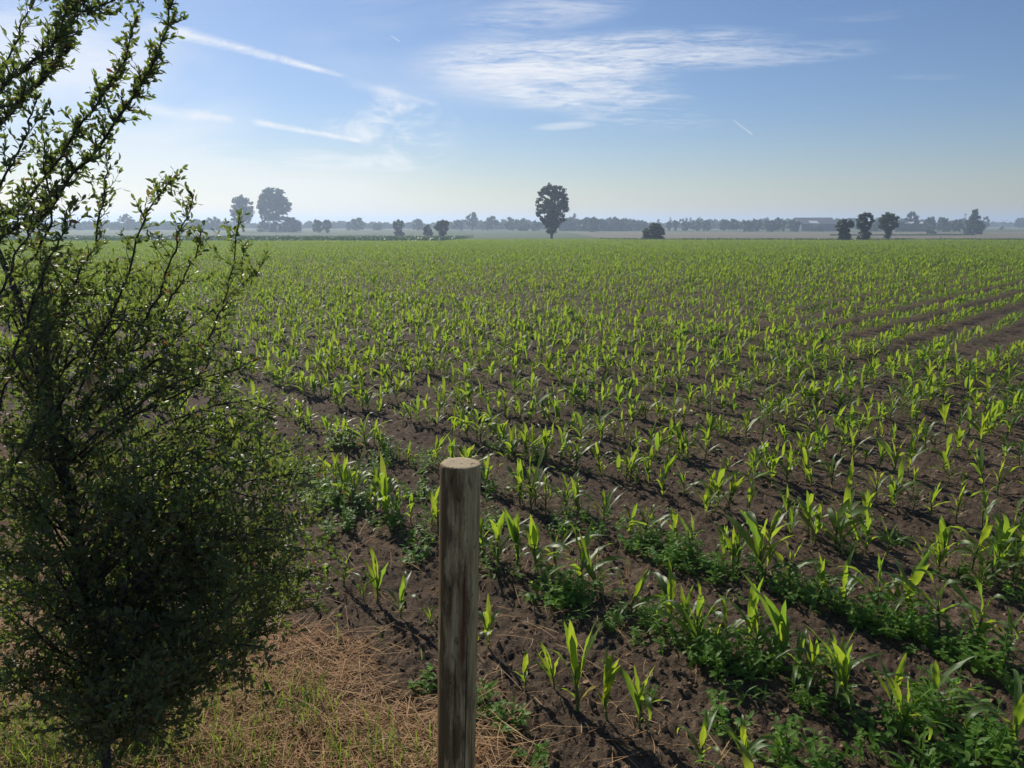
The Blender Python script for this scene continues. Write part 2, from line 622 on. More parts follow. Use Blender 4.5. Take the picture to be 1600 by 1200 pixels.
STY = ['tall', 'spread', 'narrow', 'small', 'tall', 'spread', 'tall', 'narrow', 'spread', 'small', 'tall', 'spread', 'tall', 'spread', 'narrow', 'tall', 'spread', 'tall', 'spread', 'small', 'narrow', 'tall', 'spread', 'spread']
VARS = [Variant(100 + q, s) for q, s in enumerate(STY)]
for v in VARS:
    v.make()

# plants read off the photo: foot pixel, height in pixels, style (None = any)
ROWS = {0: [(513, 911, 36, 'small'), (538, 922, 55, 'spread'), (570, 945, 46, 'small'), (589, 945, 82, 'narrow'), (626, 966, 60, 'spread'), (674, 985, 34, 'small'),
            (763, 1021, 70, 'tall'), (820, 1086, 56, 'small'), (866, 1081, 70, 'narrow'), (901, 1117, 128, 'narrow'), (947, 1132, 100, 'narrow'), (1000, 1145, 88, 'tall'),
            (1097, 1212, 70, 'spread'), (1165, 1212, 72, 'tall')],
        1: [(553, 796, 80, None), (578, 800, 66, None), (602, 822, 95, None), (617, 817, 50, None), (642, 822, 46, 'small'), (674, 830, 66, None), (752, 872, 60, None),
            (778, 881, 86, None), (808, 890, 88, None), (836, 902, 90, None), (868, 894, 78, 'spread'), (901, 928, 98, None), (933, 936, 84, None), (985, 965, 60, None), (1045, 982, 96, 'spread'),
            (1088, 1005, 80, None), (1133, 1020, 76, None), (1170, 1014, 98, 'narrow'), (1221, 1055, 122, 'narrow'), (1268, 1080, 82, 'spread'), (1319, 1099, 108, 'narrow'),
            (1388, 1125, 88, 'spread'), (1450, 1125, 100, 'spread'), (1578, 1195, 108, 'tall')],
        2: [(682, 728, 50, None), (706, 738, 56, None), (735, 752, 60, None), (760, 765, 50, None), (812, 790, 68, None), (831, 800, 88, 'narrow'), (853, 805, 60, None), (885, 795, 60, None), (904, 810, 58, None),
            (942, 828, 62, None), (985, 838, 52, 'spread'), (1028, 850, 52, None), (1056, 858, 58, None), (1080, 868, 58, None), (1131, 881, 58, None), (1154, 896, 62, None), (1191, 911, 104, 'tall'),
            (1232, 922, 78, None), (1287, 930, 56, 'spread'), (1319, 956, 78, 'spread'), (1369, 960, 82, None), (1414, 966, 92, 'spread'), (1465, 1001, 88, 'tall'), (1523, 1024, 98, 'tall'), (1574, 1030, 84, None)],
        3: [(1111, 790, 60, None), (1138, 800, 64, None), (1200, 862, 70, None), (1233, 845, 58, None), (1274, 856, 66, None), (1312, 865, 62, None), (1352, 868, 70, None), (1386, 872, 56, 'spread'), (1476, 888, 80, None), (1517, 892, 88, None), (1580, 915, 76, None)]}

plants = []       # x, y, height, row, style
for kx, lst in ROWS.items():
    for (px, py, hp, stl) in lst:
        g = ground_at(px, py)
        _, _, dep = project(g)
        a = math.atan2(H, math.hypot(g[0], g[1]))
        plants.append((g[0], g[1], hp * dep / F / math.cos(a) * (1.06 if kx in (1, 2) else 1.0), kx, stl))

xr = np.random.default_rng(44)
for kx, n_ in ((1, 12), (2, 12), (3, 8)):
    sv = [np.dot(p[:2], RU) for p in plants if p[3] == kx]
    for _ in range(n_):
        p = RN * (ROW0 + ROWD * kx + xr.normal(0.0, 0.05)) + RU * xr.uniform(min(sv), max(sv))
        plants.append((p[0], p[1], float(xr.uniform(0.17, 0.29)), kx, None))
# the rest of the headland rows, then the long rows of the main field
prng = np.random.default_rng(5)
seen_span = {k: (min((np.dot(p[:2], RU) for p in plants if p[3] == k)), max((np.dot(p[:2], RU) for p in plants if p[3] == k))) for k in ROWS}
for k in range(N_HEAD):
    s = -14.0 - k
    pd = ROW0 + ROWD * k
    while s < 175:
        s += max(0.05, prng.normal(0.096, 0.03)) if k else max(0.12, prng.normal(0.3, 0.08))
        if prng.random() < 0.05:
            s += 0.15
        if k in seen_span and seen_span[k][0] - 0.1 < s < seen_span[k][1] + 0.12:
            continue
        if k == 3 and s > seen_span[3][1]:
            pass
        p = RN * (pd + prng.normal(0, 0.05)) + RU * s
        if p[1] < 0.6 or p[1] > edge_y(p[0]) - 0.6:
            continue
        if abs(p[0]) > p[1] * 0.80 + 2.5:
            continue
        if k == 0 and s > 3.2:
            continue
        plants.append((p[0], p[1], float(np.clip(prng.normal(0.218, 0.045), 0.10, 0.32)), k, None))
near_n = len(plants)
OVER = ROW0 + ROWD * 2.6
# main rows run along RN, spaced along RU
q = -60.0
mains = []
while q < 160:
    q += ROWD
    n = int((200 - HEAD_END) / 0.098)
    s = OVER + np.cumsum(np.clip(prng.normal(0.10, 0.025, n), 0.05, 0.4))
    pts = RN[None, :] * s[:, None] + RU[None, :] * (q + prng.normal(0, 0.035, n))[:, None]
    keep = (pts[:, 1] < edge_y(pts[:, 0]) - 0.6) & (np.abs(pts[:, 0]) < pts[:, 1] * 0.74 + 3) & (pts[:, 1] > 1)
    keep &= prng.random(n) > 0.05
    # the drill overlapped: the long rows start thinly inside the headland
    keep &= prng.random(n) < np.clip(0.6 + (s - OVER) / (HEAD_END - OVER) * 0.4, 0, 1)
    mains.append(pts[keep])
# a wheel track runs out between two of the long rows at the right
GAPQ = float(np.dot(ground_at(1560, 505)[:2], RU))
mains = np.vstack(mains)
mains = mains + RU[None, :] * np.where(mains @ RU < GAPQ, -0.03, 0.03)[:, None]
mh = np.clip(prng.normal(0.222, 0.04, len(mains)), 0.11, 0.32)
# hedgehog gaps and patches of weaker growth
wk = fbm(mains[:, 0] * 0.12, mains[:, 1] * 0.12, 77, 3)
mh *= 0.8 + 0.4 * wk
P_all = np.array([p[:2] for p in plants])
h_all = np.array([p[2] for p in plants])
px_, py_, dep_ = project(np.column_stack([P_all, zbase(P_all[:, 0], P_all[:, 1])]))
visible = (px_ > -60) & (px_ < 1660) & (py_ < 1330) & (dep_ > 0.5)
size = np.where(visible, h_all / dep_, 0)
order = np.argsort(-np.where(visible, 1 / dep_, 0))
chosen = [int(q) for q in order[:300] if visible[q]]

ONES = ['', 'first', 'second', 'third', 'fourth', 'fifth', 'sixth', 'seventh', 'eighth', 'ninth', 'tenth', 'eleventh', 'twelfth', 'thirteenth', 'fourteenth',
        'fifteenth', 'sixteenth', 'seventeenth', 'eighteenth', 'nineteenth']
TENS = {2: ('twentieth', 'twenty'), 3: ('thirtieth', 'thirty'), 4: ('fortieth', 'forty'), 5: ('fiftieth', 'fifty'), 6: ('sixtieth', 'sixty'), 7: ('seventieth', 'seventy')}


def ordinal(n):
    if n < 20:
        return ONES[n]
    a, b = divmod(n, 10)
    return TENS[a][0] if b == 0 else TENS[a][1] + '-' + ONES[b]


ROWNAME = {0: 'sparse front row', 1: 'weedy second row', 2: 'third row', 3: 'fourth row', 4: 'fifth row', 5: 'sixth row', 6: 'seventh row', 7: 'eighth row', 8: 'ninth row', 9: 'tenth row', 10: 'eleventh row', 11: 'twelfth row', 12: 'thirteenth row'}
bystyle = {}
for q_, v in enumerate(VARS):
    bystyle.setdefault(v.style, []).append(q_)
byrow = {}
for q_ in chosen:
    byrow.setdefault(plants[q_][3], []).append(q_)
used_first = set()
pl_rng = random.Random(9)
for k, lst in sorted(byrow.items()):
    lst.sort(key=lambda q_: px_[q_])
    hm = np.median([plants[q_][2] for q_ in lst])
    for nth, q_ in enumerate(lst):
        x, y, h, _, stl = plants[q_]
        if stl is None:
            stl = 'small' if h < 0.13 else pl_rng.choice(['tall', 'spread', 'tall', 'spread', 'narrow'])
        vi = pl_rng.choice(bystyle[stl])
        v = VARS[vi]
        z = float(hfull(np.array([x]), np.array([y]))[0]) - 0.004
        root = empty('maize_plant', (x, y, z), pl_rng.uniform(0, 2 * math.pi))
        sc = h / v.h
        root.scale = (sc * pl_rng.uniform(0.92, 1.06),) * 2 + (sc,)
        root.rotation_euler = (pl_rng.gauss(0, 0.07), pl_rng.gauss(0, 0.07), root.rotation_euler[2])
        size_w = 'tall' if h > hm * 1.18 else 'short' if h < hm * 0.8 else 'young'
        pose = {'tall': 'upright leafy', 'spread': 'wide spreading', 'narrow': 'slim upright', 'small': 'thin'}[stl]
        tag(root, f'{size_w} {pose} maize plant, {ordinal(nth + 1)} from the left in the {ROWNAME[k]}', 'maize plant', f'maize plants of the {ROWNAME[k]} from the field edge')
        for nm, src in v.meshes:
            o = bpy.data.objects.new(nm, src.data)
            o.parent = root
            COL.objects.link(o)

# everything beyond: one mass of rows, in three levels of detail
rest = [q_ for q_ in range(len(plants)) if q_ not in set(chosen)]
RP = np.vstack([P_all[rest], mains])
RH = np.concatenate([h_all[rest], mh])
RD = np.hypot(RP[:, 0], RP[:, 1])


def template(seed, nl, nseg, nac, wide=1.0):
    rng = np.random.default_rng(seed)
    sp = leaf_specs(rng, ['tall', 'spread', 'narrow', 'spread'][seed % 4])
    sp = sp[len(sp) - nl:]
    b = MB()
    if nseg > 2:
        b.tube([(0, 0, -0.02), (0, 0, 0.16)], [0.0065, 0.004], 3, 0.2, cap=False)
    for (hz, az, L, w, th, curl, hook, tw, sw) in sp:
        Vv, Qq, uv = strip(L, w * wide, th, curl, nseg, nac, rng, 0.3, tw, 0.1, 0.42, sw, hook * 0.6)
        Vv = rotz(Vv, az)
        Vv[:, 2] += hz
        b.add(Vv, Qq, None, rng.uniform(0, 0.35), uv)
    V_ = np.vstack(b.V)
    return V_ / V_[:, 2].max(), np.vstack(b.Q), np.concatenate(b.R)


def mass(P, hh, tmps, rng):
    Vs, Qs, Rs, n = [], [], [], 0
    pick = rng.integers(0, len(tmps), len(P))
    z = hfull(P[:, 0], P[:, 1]) - 0.003
    for t_i, (TV, TQ, TR) in enumerate(tmps):
        m_ = pick == t_i
        c_ = int(m_.sum())
        if not c_:
            continue
        a = rng.uniform(0, 2 * math.pi, c_)
        s_ = hh[m_]
        X = (TV[None, :, 0] * np.cos(a)[:, None] - TV[None, :, 1] * np.sin(a)[:, None]) * s_[:, None] + P[m_, 0][:, None]
        Y = (TV[None, :, 0] * np.sin(a)[:, None] + TV[None, :, 1] * np.cos(a)[:, None]) * s_[:, None] + P[m_, 1][:, None]
        Z = TV[None, :, 2] * s_[:, None] + z[m_][:, None]
        Vs.append(np.stack([X, Y, Z], -1).reshape(-1, 3))
        Qs.append((TQ[None] + (np.arange(c_) * len(TV))[:, None, None] + n).reshape(-1, 4))
        Rs.append(((TR[None] + rng.uniform(0, 0.65, c_)[:, None])).reshape(-1))
        n += c_ * len(TV)
    return np.vstack(Vs), np.vstack(Qs), np.concatenate(Rs)


mrng = np.random.default_rng(3)
LV = [(0, 16, [template(q, 8, 7, 2, 1.2) for q in range(12)]), (16, 34, [template(20 + q, 7, 5, 2, 1.35) for q in range(12)]), (34, 70, [template(40 + q, 6, 3, 1, 1.4) for q in range(10)]),
      (70, 400, [template(60 + q, 5, 2, 1, 1.7) for q in range(10)])]
aV, aQ, aR, off = [], [], [], 0
for lo, hi, tm in LV:
    m_ = (RD >= lo) & (RD < hi)
    if m_.any():
        v_, q_, r_ = mass(RP[m_], RH[m_], tm, mrng)
        aV.append(v_)
        aQ.append(q_ + off)
        aR.append(r_)
        off += len(v_)
crop = mk('maize_crop', np.vstack(aV), np.vstack(aQ), [M['maize_far']], rnd=np.concatenate(aR), smooth=True)
tag(crop, 'rows of young green maize filling the field behind the front rows', 'maize', kind='stuff')
print('maize', len(plants), len(mains), 'chosen', len(chosen), 'rest verts', off)
del aV, aQ, aR


# ------------------------------------------------------------------ weeds
def ovate(L, w, rng, nseg=4):
    V_, Q_, uv = strip(L, w, R(rng.uniform(5, 50)), R(rng.uniform(20, 70)), nseg, 2, rng, 0.3, rng.normal(0, 0.3), 0.15, 0.25)
    return V_, Q_, uv


def weed_mesh(seed, height, spread, nstem, slim=0):
    rng = np.random.default_rng(seed)
    b = MB()
    for s_ in range(nstem):
        az = rng.uniform(0, 6.28)
        rad = spread * math.sqrt(rng.random())
        tip = np.array([math.cos(az) * rad, math.sin(az) * rad, height * rng.uniform(0.35, 1.25) * (1 - 0.45 * rad / spread)])
        root = np.array([tip[0] * 0.35, tip[1] * 0.35, -0.015])
        mid = (root + tip) / 2 + np.array([tip[0] * 0.25, tip[1] * 0.25, 0])
        t = np.linspace(0, 1, 5)[:, None]
        P = root * (1 - t) ** 2 + 2 * mid * t * (1 - t) + tip * t ** 2
        b.tube(P, np.linspace(0.0028, 0.0012, 5), 3, 0.3)
        nl = int(rng.integers(7, 12))
        for q in range(nl):
            f = 0.18 + 0.82 * (q + rng.random()) / nl
            p = root * (1 - f) ** 2 + 2 * mid * f * (1 - f) + tip * f ** 2
            L = rng.uniform(0.032, 0.068) * (1.15 - 0.5 * f)
            L = L * (1.35 if slim else 1.0)
            V_, Q_, uv = ovate(L, L * (rng.uniform(0.16, 0.26) if slim else rng.uniform(0.32, 0.56)), rng)
            V_ = rotz(V_, rng.uniform(0, 6.28))
            b.add(V_ + p, Q_, None, rng.random(), uv)
    return b


WEEDV = [weed_mesh(300 + q, h_, s_, n_, q in (0, 4)) for q, (h_, s_, n_) in enumerate([(0.17, 0.13, 10), (0.21, 0.16, 14), (0.14, 0.10, 8), (0.11, 0.09, 6), (0.24, 0.09, 8), (0.18, 0.18, 16)])]
WEEDO = [w_.build('weed_plant', [M['weed']], link=False) for w_ in WEEDV]
# (px, py of foot, mesh, scale, label)
WEEDS = [
    (862, 938, 5, 0.95, 'broad low weed clump in front of the second maize row'),
    (905, 942, 1, 0.75, 'dark weed clump with a soil shadow right of the broad one'),
    (1008, 865, 5, 0.9, 'bushy weed at the left end of the weedy bank in the third row'),
    (1045, 880, 1, 1.0, 'dense tall weed in the middle of the third row bank'),
    (1085, 890, 5, 1.0, 'dense spreading weed with leaves tight to maize stalks'),
    (1118, 905, 0, 0.9, 'weed at the right end of the third row bank'),
    (1015, 985, 0, 0.7, 'small weed under the wide maize plant in the second row'),
    (1085, 1030, 1, 0.9, 'leafy weed at the foot of the second row beside a bare soil strip'),
    (1112, 1048, 0, 0.9, 'weed hanging over the bare soil below the second row'),
    (1150, 1040, 5, 0.9, 'wide weed clump between two second row maize stalks'),
    (1190, 1035, 1, 0.9, 'upright weed clump just left of a tall second row maize'),
    (1245, 920, 0, 0.8, 'small weed clump at the foot of the tallest third row maize'),
    (1280, 945, 5, 0.85, 'round weed clump left of the wide third row maize'),
    (1345, 975, 1, 0.9, 'weed clump filling the gap in the third row'),
    (1390, 990, 5, 1.05, 'broad dark weed mat under the third row maize'),
    (1440, 1000, 1, 1.0, 'weed mat continuing right of the broad dark mat'),
    (1500, 1035, 5, 0.9, 'weed clump under the last but one third row maize'),
    (1555, 1060, 1, 1.0, 'weed clump near the frame edge below the third row'),
    (1260, 1108, 0, 0.6, 'small isolated weed below the second row on bare soil'),
    (1420, 1130, 1, 0.9, 'tall weed with broad leaves behind the second row end'),
    (1478, 1110, 4, 1.1, 'upright pale green weed near the right end of the second row'),
    (1490, 1160, 5, 1.0, 'large weed clump in the lower corner on dark soil'),
    (1530, 1195, 1, 1.0, 'weed clump lowest in the corner beneath a tall maize'),
    (1440, 1205, 0, 0.9, 'weed clump in dark soil left of the corner clump'),
    (1230, 1200, 1, 0.9, 'leafy weed at the lower edge between two wide maize plants'),
    (1270, 1212, 0, 0.8, 'weed beside the leafy one at the lower edge'),
    (1010, 1090, 4, 0.45, 'single small weed behind a slim front row maize'),
    (795, 1140, 2, 0.7, 'small rosette weed in soil right of the wooden post'),
    (835, 1190, 3, 0.75, 'tiny bright weed among straw at the lower edge'),
    (748, 1110, 2, 0.8, 'weed growing at the right side of the post foot'),
    (1135, 1140, 3, 1.0, 'low weed on bare soil between front and second rows'),
    (955, 985, 3, 0.6, 'tiny weed on the shaded soil behind the front row'),
    (662, 1070, 3, 0.8, 'small bright weed in the straw left of the post'),
    (648, 875, 3, 1.0, 'low weed on dark soil behind the small front row maize'),
    (530, 830, 1, 0.9, 'bushy weed beside the tree crown at the second row'),
    (505, 790, 5, 1.1, 'wide weed clump overlapping the right side of the tree'),
    (575, 745, 1, 0.9, 'weed clump behind the left end of the second row'),
    (650, 775, 5, 0.9, 'weed clump behind the second row left of the post'),
    (540, 700, 5, 1.1, 'dense weed patch beyond the tree at the third row'),
    (600, 718, 1, 1.0, 'weed patch among bright maize left of the post top'),
    (765, 820, 5, 0.8, 'shaded weed clump just right of the upper post'),
    (880, 835, 0, 0.8, 'weed clump among the third row maize right of the post'),
    (1330, 870, 0, 0.55, 'little weed in the fourth row near leaning maize'),
    (1400, 850, 5, 0.55, 'small dark weed on shaded soil in the fourth row'),
    (1570, 860, 1, 0.7, 'weed clump in the fourth row near the frame edge'),
    (1330, 660, 5, 0.7, 'weed patch far back among the middle maize rows'),
    (1300, 1040, 3, 0.9, 'low weed on the soil between second and third rows'),
    (705, 1150, 3, 0.7, 'small weed close to the left side of the post foot'),
]
for q, (px, py, vi, sc, lab) in enumerate(WEEDS):
    g = ground_at(px, py)
    z = float(hfull(g[:1], g[1:2])[0])
    o = bpy.data.objects.new('weed_plant', WEEDO[vi].data)
    o.location = (g[0], g[1], z - 0.01)
    o.rotation_euler = (0, 0, pl_rng.uniform(0, 6.28))
    o.scale = (sc, sc, sc)
    tag(o, lab, 'weed', 'weeds between the near maize rows')
    COL.objects.link(o)
# seedlings and stray weeds nobody could count
b = MB()
wr = np.random.default_rng(8)
for q in range(420):
    x, y = wr.uniform(-6, 8), wr.uniform(1.6, 11)
    pd = x * RN[0] + y * RN[1]
    if abs(x) > y * 0.75 + 0.5 or pd < 1.7:
        continue
    if vnoise(np.array([x * 0.9]), np.array([y * 0.9]), 91)[0] < 0.42:
        continue
    z = float(hfull(np.array([x]), np.array([y]))[0])
    for q2 in range(int(wr.integers(4, 10))):
        L = wr.uniform(0.015, 0.045)
        V_, Q_, uv = ovate(L, L * 0.45, wr, 3)
        V_ = rotz(V_, wr.uniform(0, 6.28)) + np.array([x, y, z]) + np.array([*wr.normal(0, 0.012, 2), wr.uniform(0.0, 0.04)])
        b.add(V_, Q_, None, wr.random(), uv)
for q in range(1500):
    kr = wr.integers(1, 4)
    s0 = wr.uniform(-5, 5)
    if vnoise(np.array([s0 * 1.3]), np.array([kr * 7.7]), 15)[0] < (0.40, 0.38, 0.38, 0.60)[kr]:
        continue
    p_ = RN * (ROW0 + ROWD * kr + wr.normal(-0.06, 0.09)) + RU * s0
    if abs(p_[0]) > p_[1] * 0.75 + 0.4 or p_[1] < 1.4:
        continue
    z = float(hfull(p_[:1], p_[1:2])[0])
    top_ = wr.uniform(0.03, 0.15)
    az_ = wr.uniform(0, 6.28)
    b.tube([(p_[0], p_[1], z - 0.01), (p_[0] + 0.2 * top_ * math.cos(az_), p_[1] + 0.2 * top_ * math.sin(az_), z + top_ * 0.6), (p_[0] + 0.3 * top_ * math.cos(az_), p_[1] + 0.3 * top_ * math.sin(az_), z + top_)], [0.002, 0.0016, 0.001], 3, 0.3)
    for q2 in range(int(4 + top_ * 60)):
        f_ = wr.uniform(0.15, 1.0)
        L = wr.uniform(0.02, 0.055) * (1.2 - 0.5 * f_)
        V_, Q_, uv = ovate(L * (1.0 + 0.5 * (q % 3 == 0)), L * (wr.uniform(0.15, 0.25) if q % 3 == 0 else wr.uniform(0.3, 0.55)), wr, 3)
        V_ = rotz(V_, wr.uniform(0, 6.28)) + np.array([p_[0] + 0.28 * top_ * f_ * math.cos(az_), p_[1] + 0.28 * top_ * f_ * math.sin(az_), z + top_ * f_])
        b.add(V_, Q_, None, wr.random(), uv)
tag(b.build('seedling_weeds', [M['weed']]), 'scattered seedling weeds on the brown soil between the rows', 'weeds', kind='stuff')

# ------------------------------------------------------------------ soil lumps, straw, grass
b = MB()
ico = []
phi = (1 + 5 ** 0.5) / 2
IV = np.array([(-1, phi, 0), (1, phi, 0), (-1, -phi, 0), (1, -phi, 0), (0, -1, phi), (0, 1, phi), (0, -1, -phi), (0, 1, -phi), (phi, 0, -1), (phi, 0, 1), (-phi, 0, -1), (-phi, 0, 1)]) / 1.9
IT = np.array([(0, 11, 5), (0, 5, 1), (0, 1, 7), (0, 7, 10), (0, 10, 11), (1, 5, 9), (5, 11, 4), (11, 10, 2), (10, 7, 6), (7, 1, 8), (3, 9, 4), (3, 4, 2), (3, 2, 6), (3, 6, 8), (3, 8, 9), (4, 9, 5), (2, 4, 11), (6, 2, 10), (8, 6, 7), (9, 8, 1)])
cr = np.random.default_rng(12)
nC = 24000
D_ = 1.7 + 9 * cr.random(nC) ** 1.5
A_ = cr.uniform(-0.68, 0.68, nC)
CX_, CY_ = D_ * np.sin(A_), D_ * np.cos(A_)
CZ_ = hfull(CX_, CY_)
SM_ = straw_mask(CX_, CY_)
for q in range(nC):
    if SM_[q] > 0.5 and cr.random() < 0.8:
        continue
    s_ = 0.0025 + 0.014 * cr.random() ** 5
    Vv = IV * (1 + cr.normal(0, 0.30, (12, 1))) * s_ * cr.uniform(0.7, 1.2, 3)
    b.add(rotz(Vv, cr.uniform(0, 6.28)) + (CX_[q], CY_[q], CZ_[q] + s_ * 0.2), None, IT)
tag(b.build('soil_clods', [M['clod']], smooth=False), 'crumbs and small lumps of brown earth on the field', 'soil', kind='stuff')


def blades(n, sampler, lens, wid, rise, curl, name, material, rng, label, cat, lift=0.03, nseg=3, tuft=None):
    Vs, Qs, Rs, off = [], [], [], 0
    for q in range(n):
        p = sampler(rng)
        if p is None:
            continue
        x, y = p[:2]
        L = rng.uniform(*lens)
        V_, Q_, uv = strip(L, rng.uniform(*wid), R(rng.uniform(*rise)), R(rng.uniform(*curl)), nseg, 1, rng, 0, rng.normal(0, 0.6), 0, 0.8, rng.normal(0, 0.12))
        V_ = rotz(V_, rng.uniform(0, 6.28))
        Vs.append(V_ + np.array([x, y, rng.uniform(-0.004, lift)]))
        Qs.append(Q_ + off)
        Rs.append(np.full(len(V_), rng.random()))
        off += len(V_)
    V_ = np.vstack(Vs)
    # follow the ground under each blade's foot
    n_ = len(Vs[0])
    feet = V_.reshape(-1, n_, 3)[:, 0]
    V_ = V_.reshape(-1, n_, 3)
    V_[:, :, 2] += zbase(feet[:, 0], feet[:, 1])[:, None] + (hfull(feet[:, 0], feet[:, 1]) - zbase(feet[:, 0], feet[:, 1]))[:, None]
    o = mk(name, V_.reshape(-1, 3), np.vstack(Qs), [material], rnd=np.concatenate(Rs), smooth=True)
    return tag(o, label, cat, kind='stuff')


def s_straw(rng):
    y = rng.uniform(1.55, 4.2)
    x = rng.uniform(-2.6, 0.75)
    if abs(x) > 0.72 * y + 0.15:
        return None
    m_ = straw_mask(np.array([x]), np.array([y]))[0]
    return (x, y) if rng.random() < m_ * 0.97 + 0.03 else None


sr = np.random.default_rng(17)
blades(34000, s_straw, (0.05, 0.26), (0.0016, 0.0036), (-4, 14), (-5, 25), 'straw_litter', M['straw'], sr, 'dry mown grass and straw lying on the field margin', 'straw', 0.035)


def s_soilstraw(rng):
    y = rng.uniform(1.7, 7)
    x = rng.uniform(-5, 5)
    if abs(x) > 0.72 * y + 0.15:
        return None
    return (x, y)


blades(1500, s_soilstraw, (0.03, 0.13), (0.0014, 0.003), (-3, 14), (-5, 20), 'straw_bits', M['straw'], sr, 'loose pale straw bits scattered over the brown soil', 'straw', 0.012)


def tufts(seed, pts, per, spread):
    rng = np.random.default_rng(seed)
    out = []
    for (px, py) in pts:
        g = ground_at(px, py)
        for _ in range(per):
            out.append((g[0] + rng.normal(0, spread), g[1] + rng.normal(0, spread)))
    return out


TP = tufts(4, [(430, 1120), (480, 1130), (455, 1085), (330, 1150), (380, 1170), (280, 1120), (220, 1190), (90, 1180), (40, 1190), (120, 1150), (20, 1150), (160, 1130), (60, 1120), (250, 1160),
               (560, 1180), (590, 1190), (350, 1095), (300, 1180), (10, 1100), (100, 1215), (410, 1200), (180, 1220), (520, 1215), (330, 1230), (640, 1195), (470, 1105), (30, 1195), (70, 1195), (110, 1195), (15, 1165), (55, 1160), (140, 1200), (200, 1205), (215, 1175), (250, 1200), (90, 1145)], 44, 0.06)
it = iter(TP + [(sr.uniform(-2.2, -0.2), sr.uniform(1.5, 3.0)) for _ in range(120)])
blades(len(TP) + 120, lambda rng: next(it), (0.05, 0.17), (0.002, 0.0045), (50, 88), (10, 80), 'grass_tufts', M['grass'], sr, 'short green grass growing through the straw on the margin', 'grass', 0.004, 4)


# ------------------------------------------------------------------ wooden posts
def post_material():
    m, k, out = mat('weathered_post')
    o = k.n('ShaderNodeTexCoord').outputs['Object']
    sx = k.n('ShaderNodeSeparateXYZ')
    k.l.new(o, sx.inputs[0])
    g1 = k.noise(k.mapv(o, (55, 55, 3.2)), 1.0, 7, 0.72)
    g2 = k.noise(k.mapv(o, (22, 22, 4.5), loc=(3, 1, 0)), 1.0, 6, 0.68)
    g3 = k.noise(k.mapv(o, (30, 30, 1.4), loc=(7, 2, 5)), 1.0, 4, 0.6, 0.6)
    c = k.ramp(g1, [(0.36, (0.20, 0.125, 0.05)), (0.5, (0.50, 0.37, 0.165)), (0.64, (0.70, 0.56, 0.28))])
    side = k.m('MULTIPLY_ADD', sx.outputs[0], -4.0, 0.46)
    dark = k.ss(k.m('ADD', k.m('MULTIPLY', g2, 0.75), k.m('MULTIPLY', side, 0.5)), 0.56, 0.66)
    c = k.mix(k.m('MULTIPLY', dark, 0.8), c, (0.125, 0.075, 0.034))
    # rust coloured run down the middle
    ru = k.m('SUBTRACT', 1.0, k.ss(k.m('ABSOLUTE', k.m('SUBTRACT', sx.outputs[0], 0.008)), 0.006, 0.026))
    low = k.m('MULTIPLY', k.ss(sx.outputs[2], -0.75, -0.5), k.m('SUBTRACT', 1.0, k.ss(sx.outputs[2], -0.34, -0.24)))
    c = k.mix(k.m('MULTIPLY', k.m('MULTIPLY', ru, k.ss(g3, 0.38, 0.55)), k.m('MULTIPLY', low, 0.85)), c, (0.19, 0.082, 0.036))
    spots = k.ss(k.noise(k.mapv(o, (70, 70, 25)), 1.0, 3, 0.6), 0.62, 0.7)
    c = k.mix(k.m('MULTIPLY', spots, 0.55), c, (0.035, 0.03, 0.024))
    crack = k.ss(k.noise(k.mapv(o, (90, 90, 1.2), loc=(1, 5, 2)), 1.0, 2, 0.5), 0.66, 0.70)
    c = k.mix(k.m('MULTIPLY', crack, 0.8), c, (0.02, 0.016, 0.012))
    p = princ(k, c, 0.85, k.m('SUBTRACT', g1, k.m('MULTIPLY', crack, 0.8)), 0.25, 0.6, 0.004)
    k.l.new(p.outputs[0], out.inputs[0])
    m2, k, out = mat('sawn_end_grain')
    o = k.n('ShaderNodeTexCoord').outputs['Object']
    saw = k.noise(k.mapv(o, (60, 300, 1), (0, 0, 0.5)), 1.0, 4, 0.6)
    w = k.n('ShaderNodeTexWave', wave_type='RINGS', rings_direction='Z')
    k.l.new(k.mapv(o, (1, 1, 1), loc=(0.012, -0.008, 0)), w.inputs[0])
    w.inputs['Scale'].default_value = 70
    w.inputs['Distortion'].default_value = 3
    c = k.mix(saw, (0.36, 0.28, 0.16), (0.62, 0.52, 0.34))
    c = k.mix(k.m('MULTIPLY', w.outputs[1], 0.4), c, (0.27, 0.20, 0.125))
    c = k.mix(k.ss(k.noise(o, 45, 3), 0.58, 0.68), c, (0.16, 0.12, 0.085))
    p = princ(k, c, 0.9, saw, 0.2, 0.8, 0.004)
    k.l.new(p.outputs[0], out.inputs[0])
    return m, m2


M['post'], M['end'] = post_material()


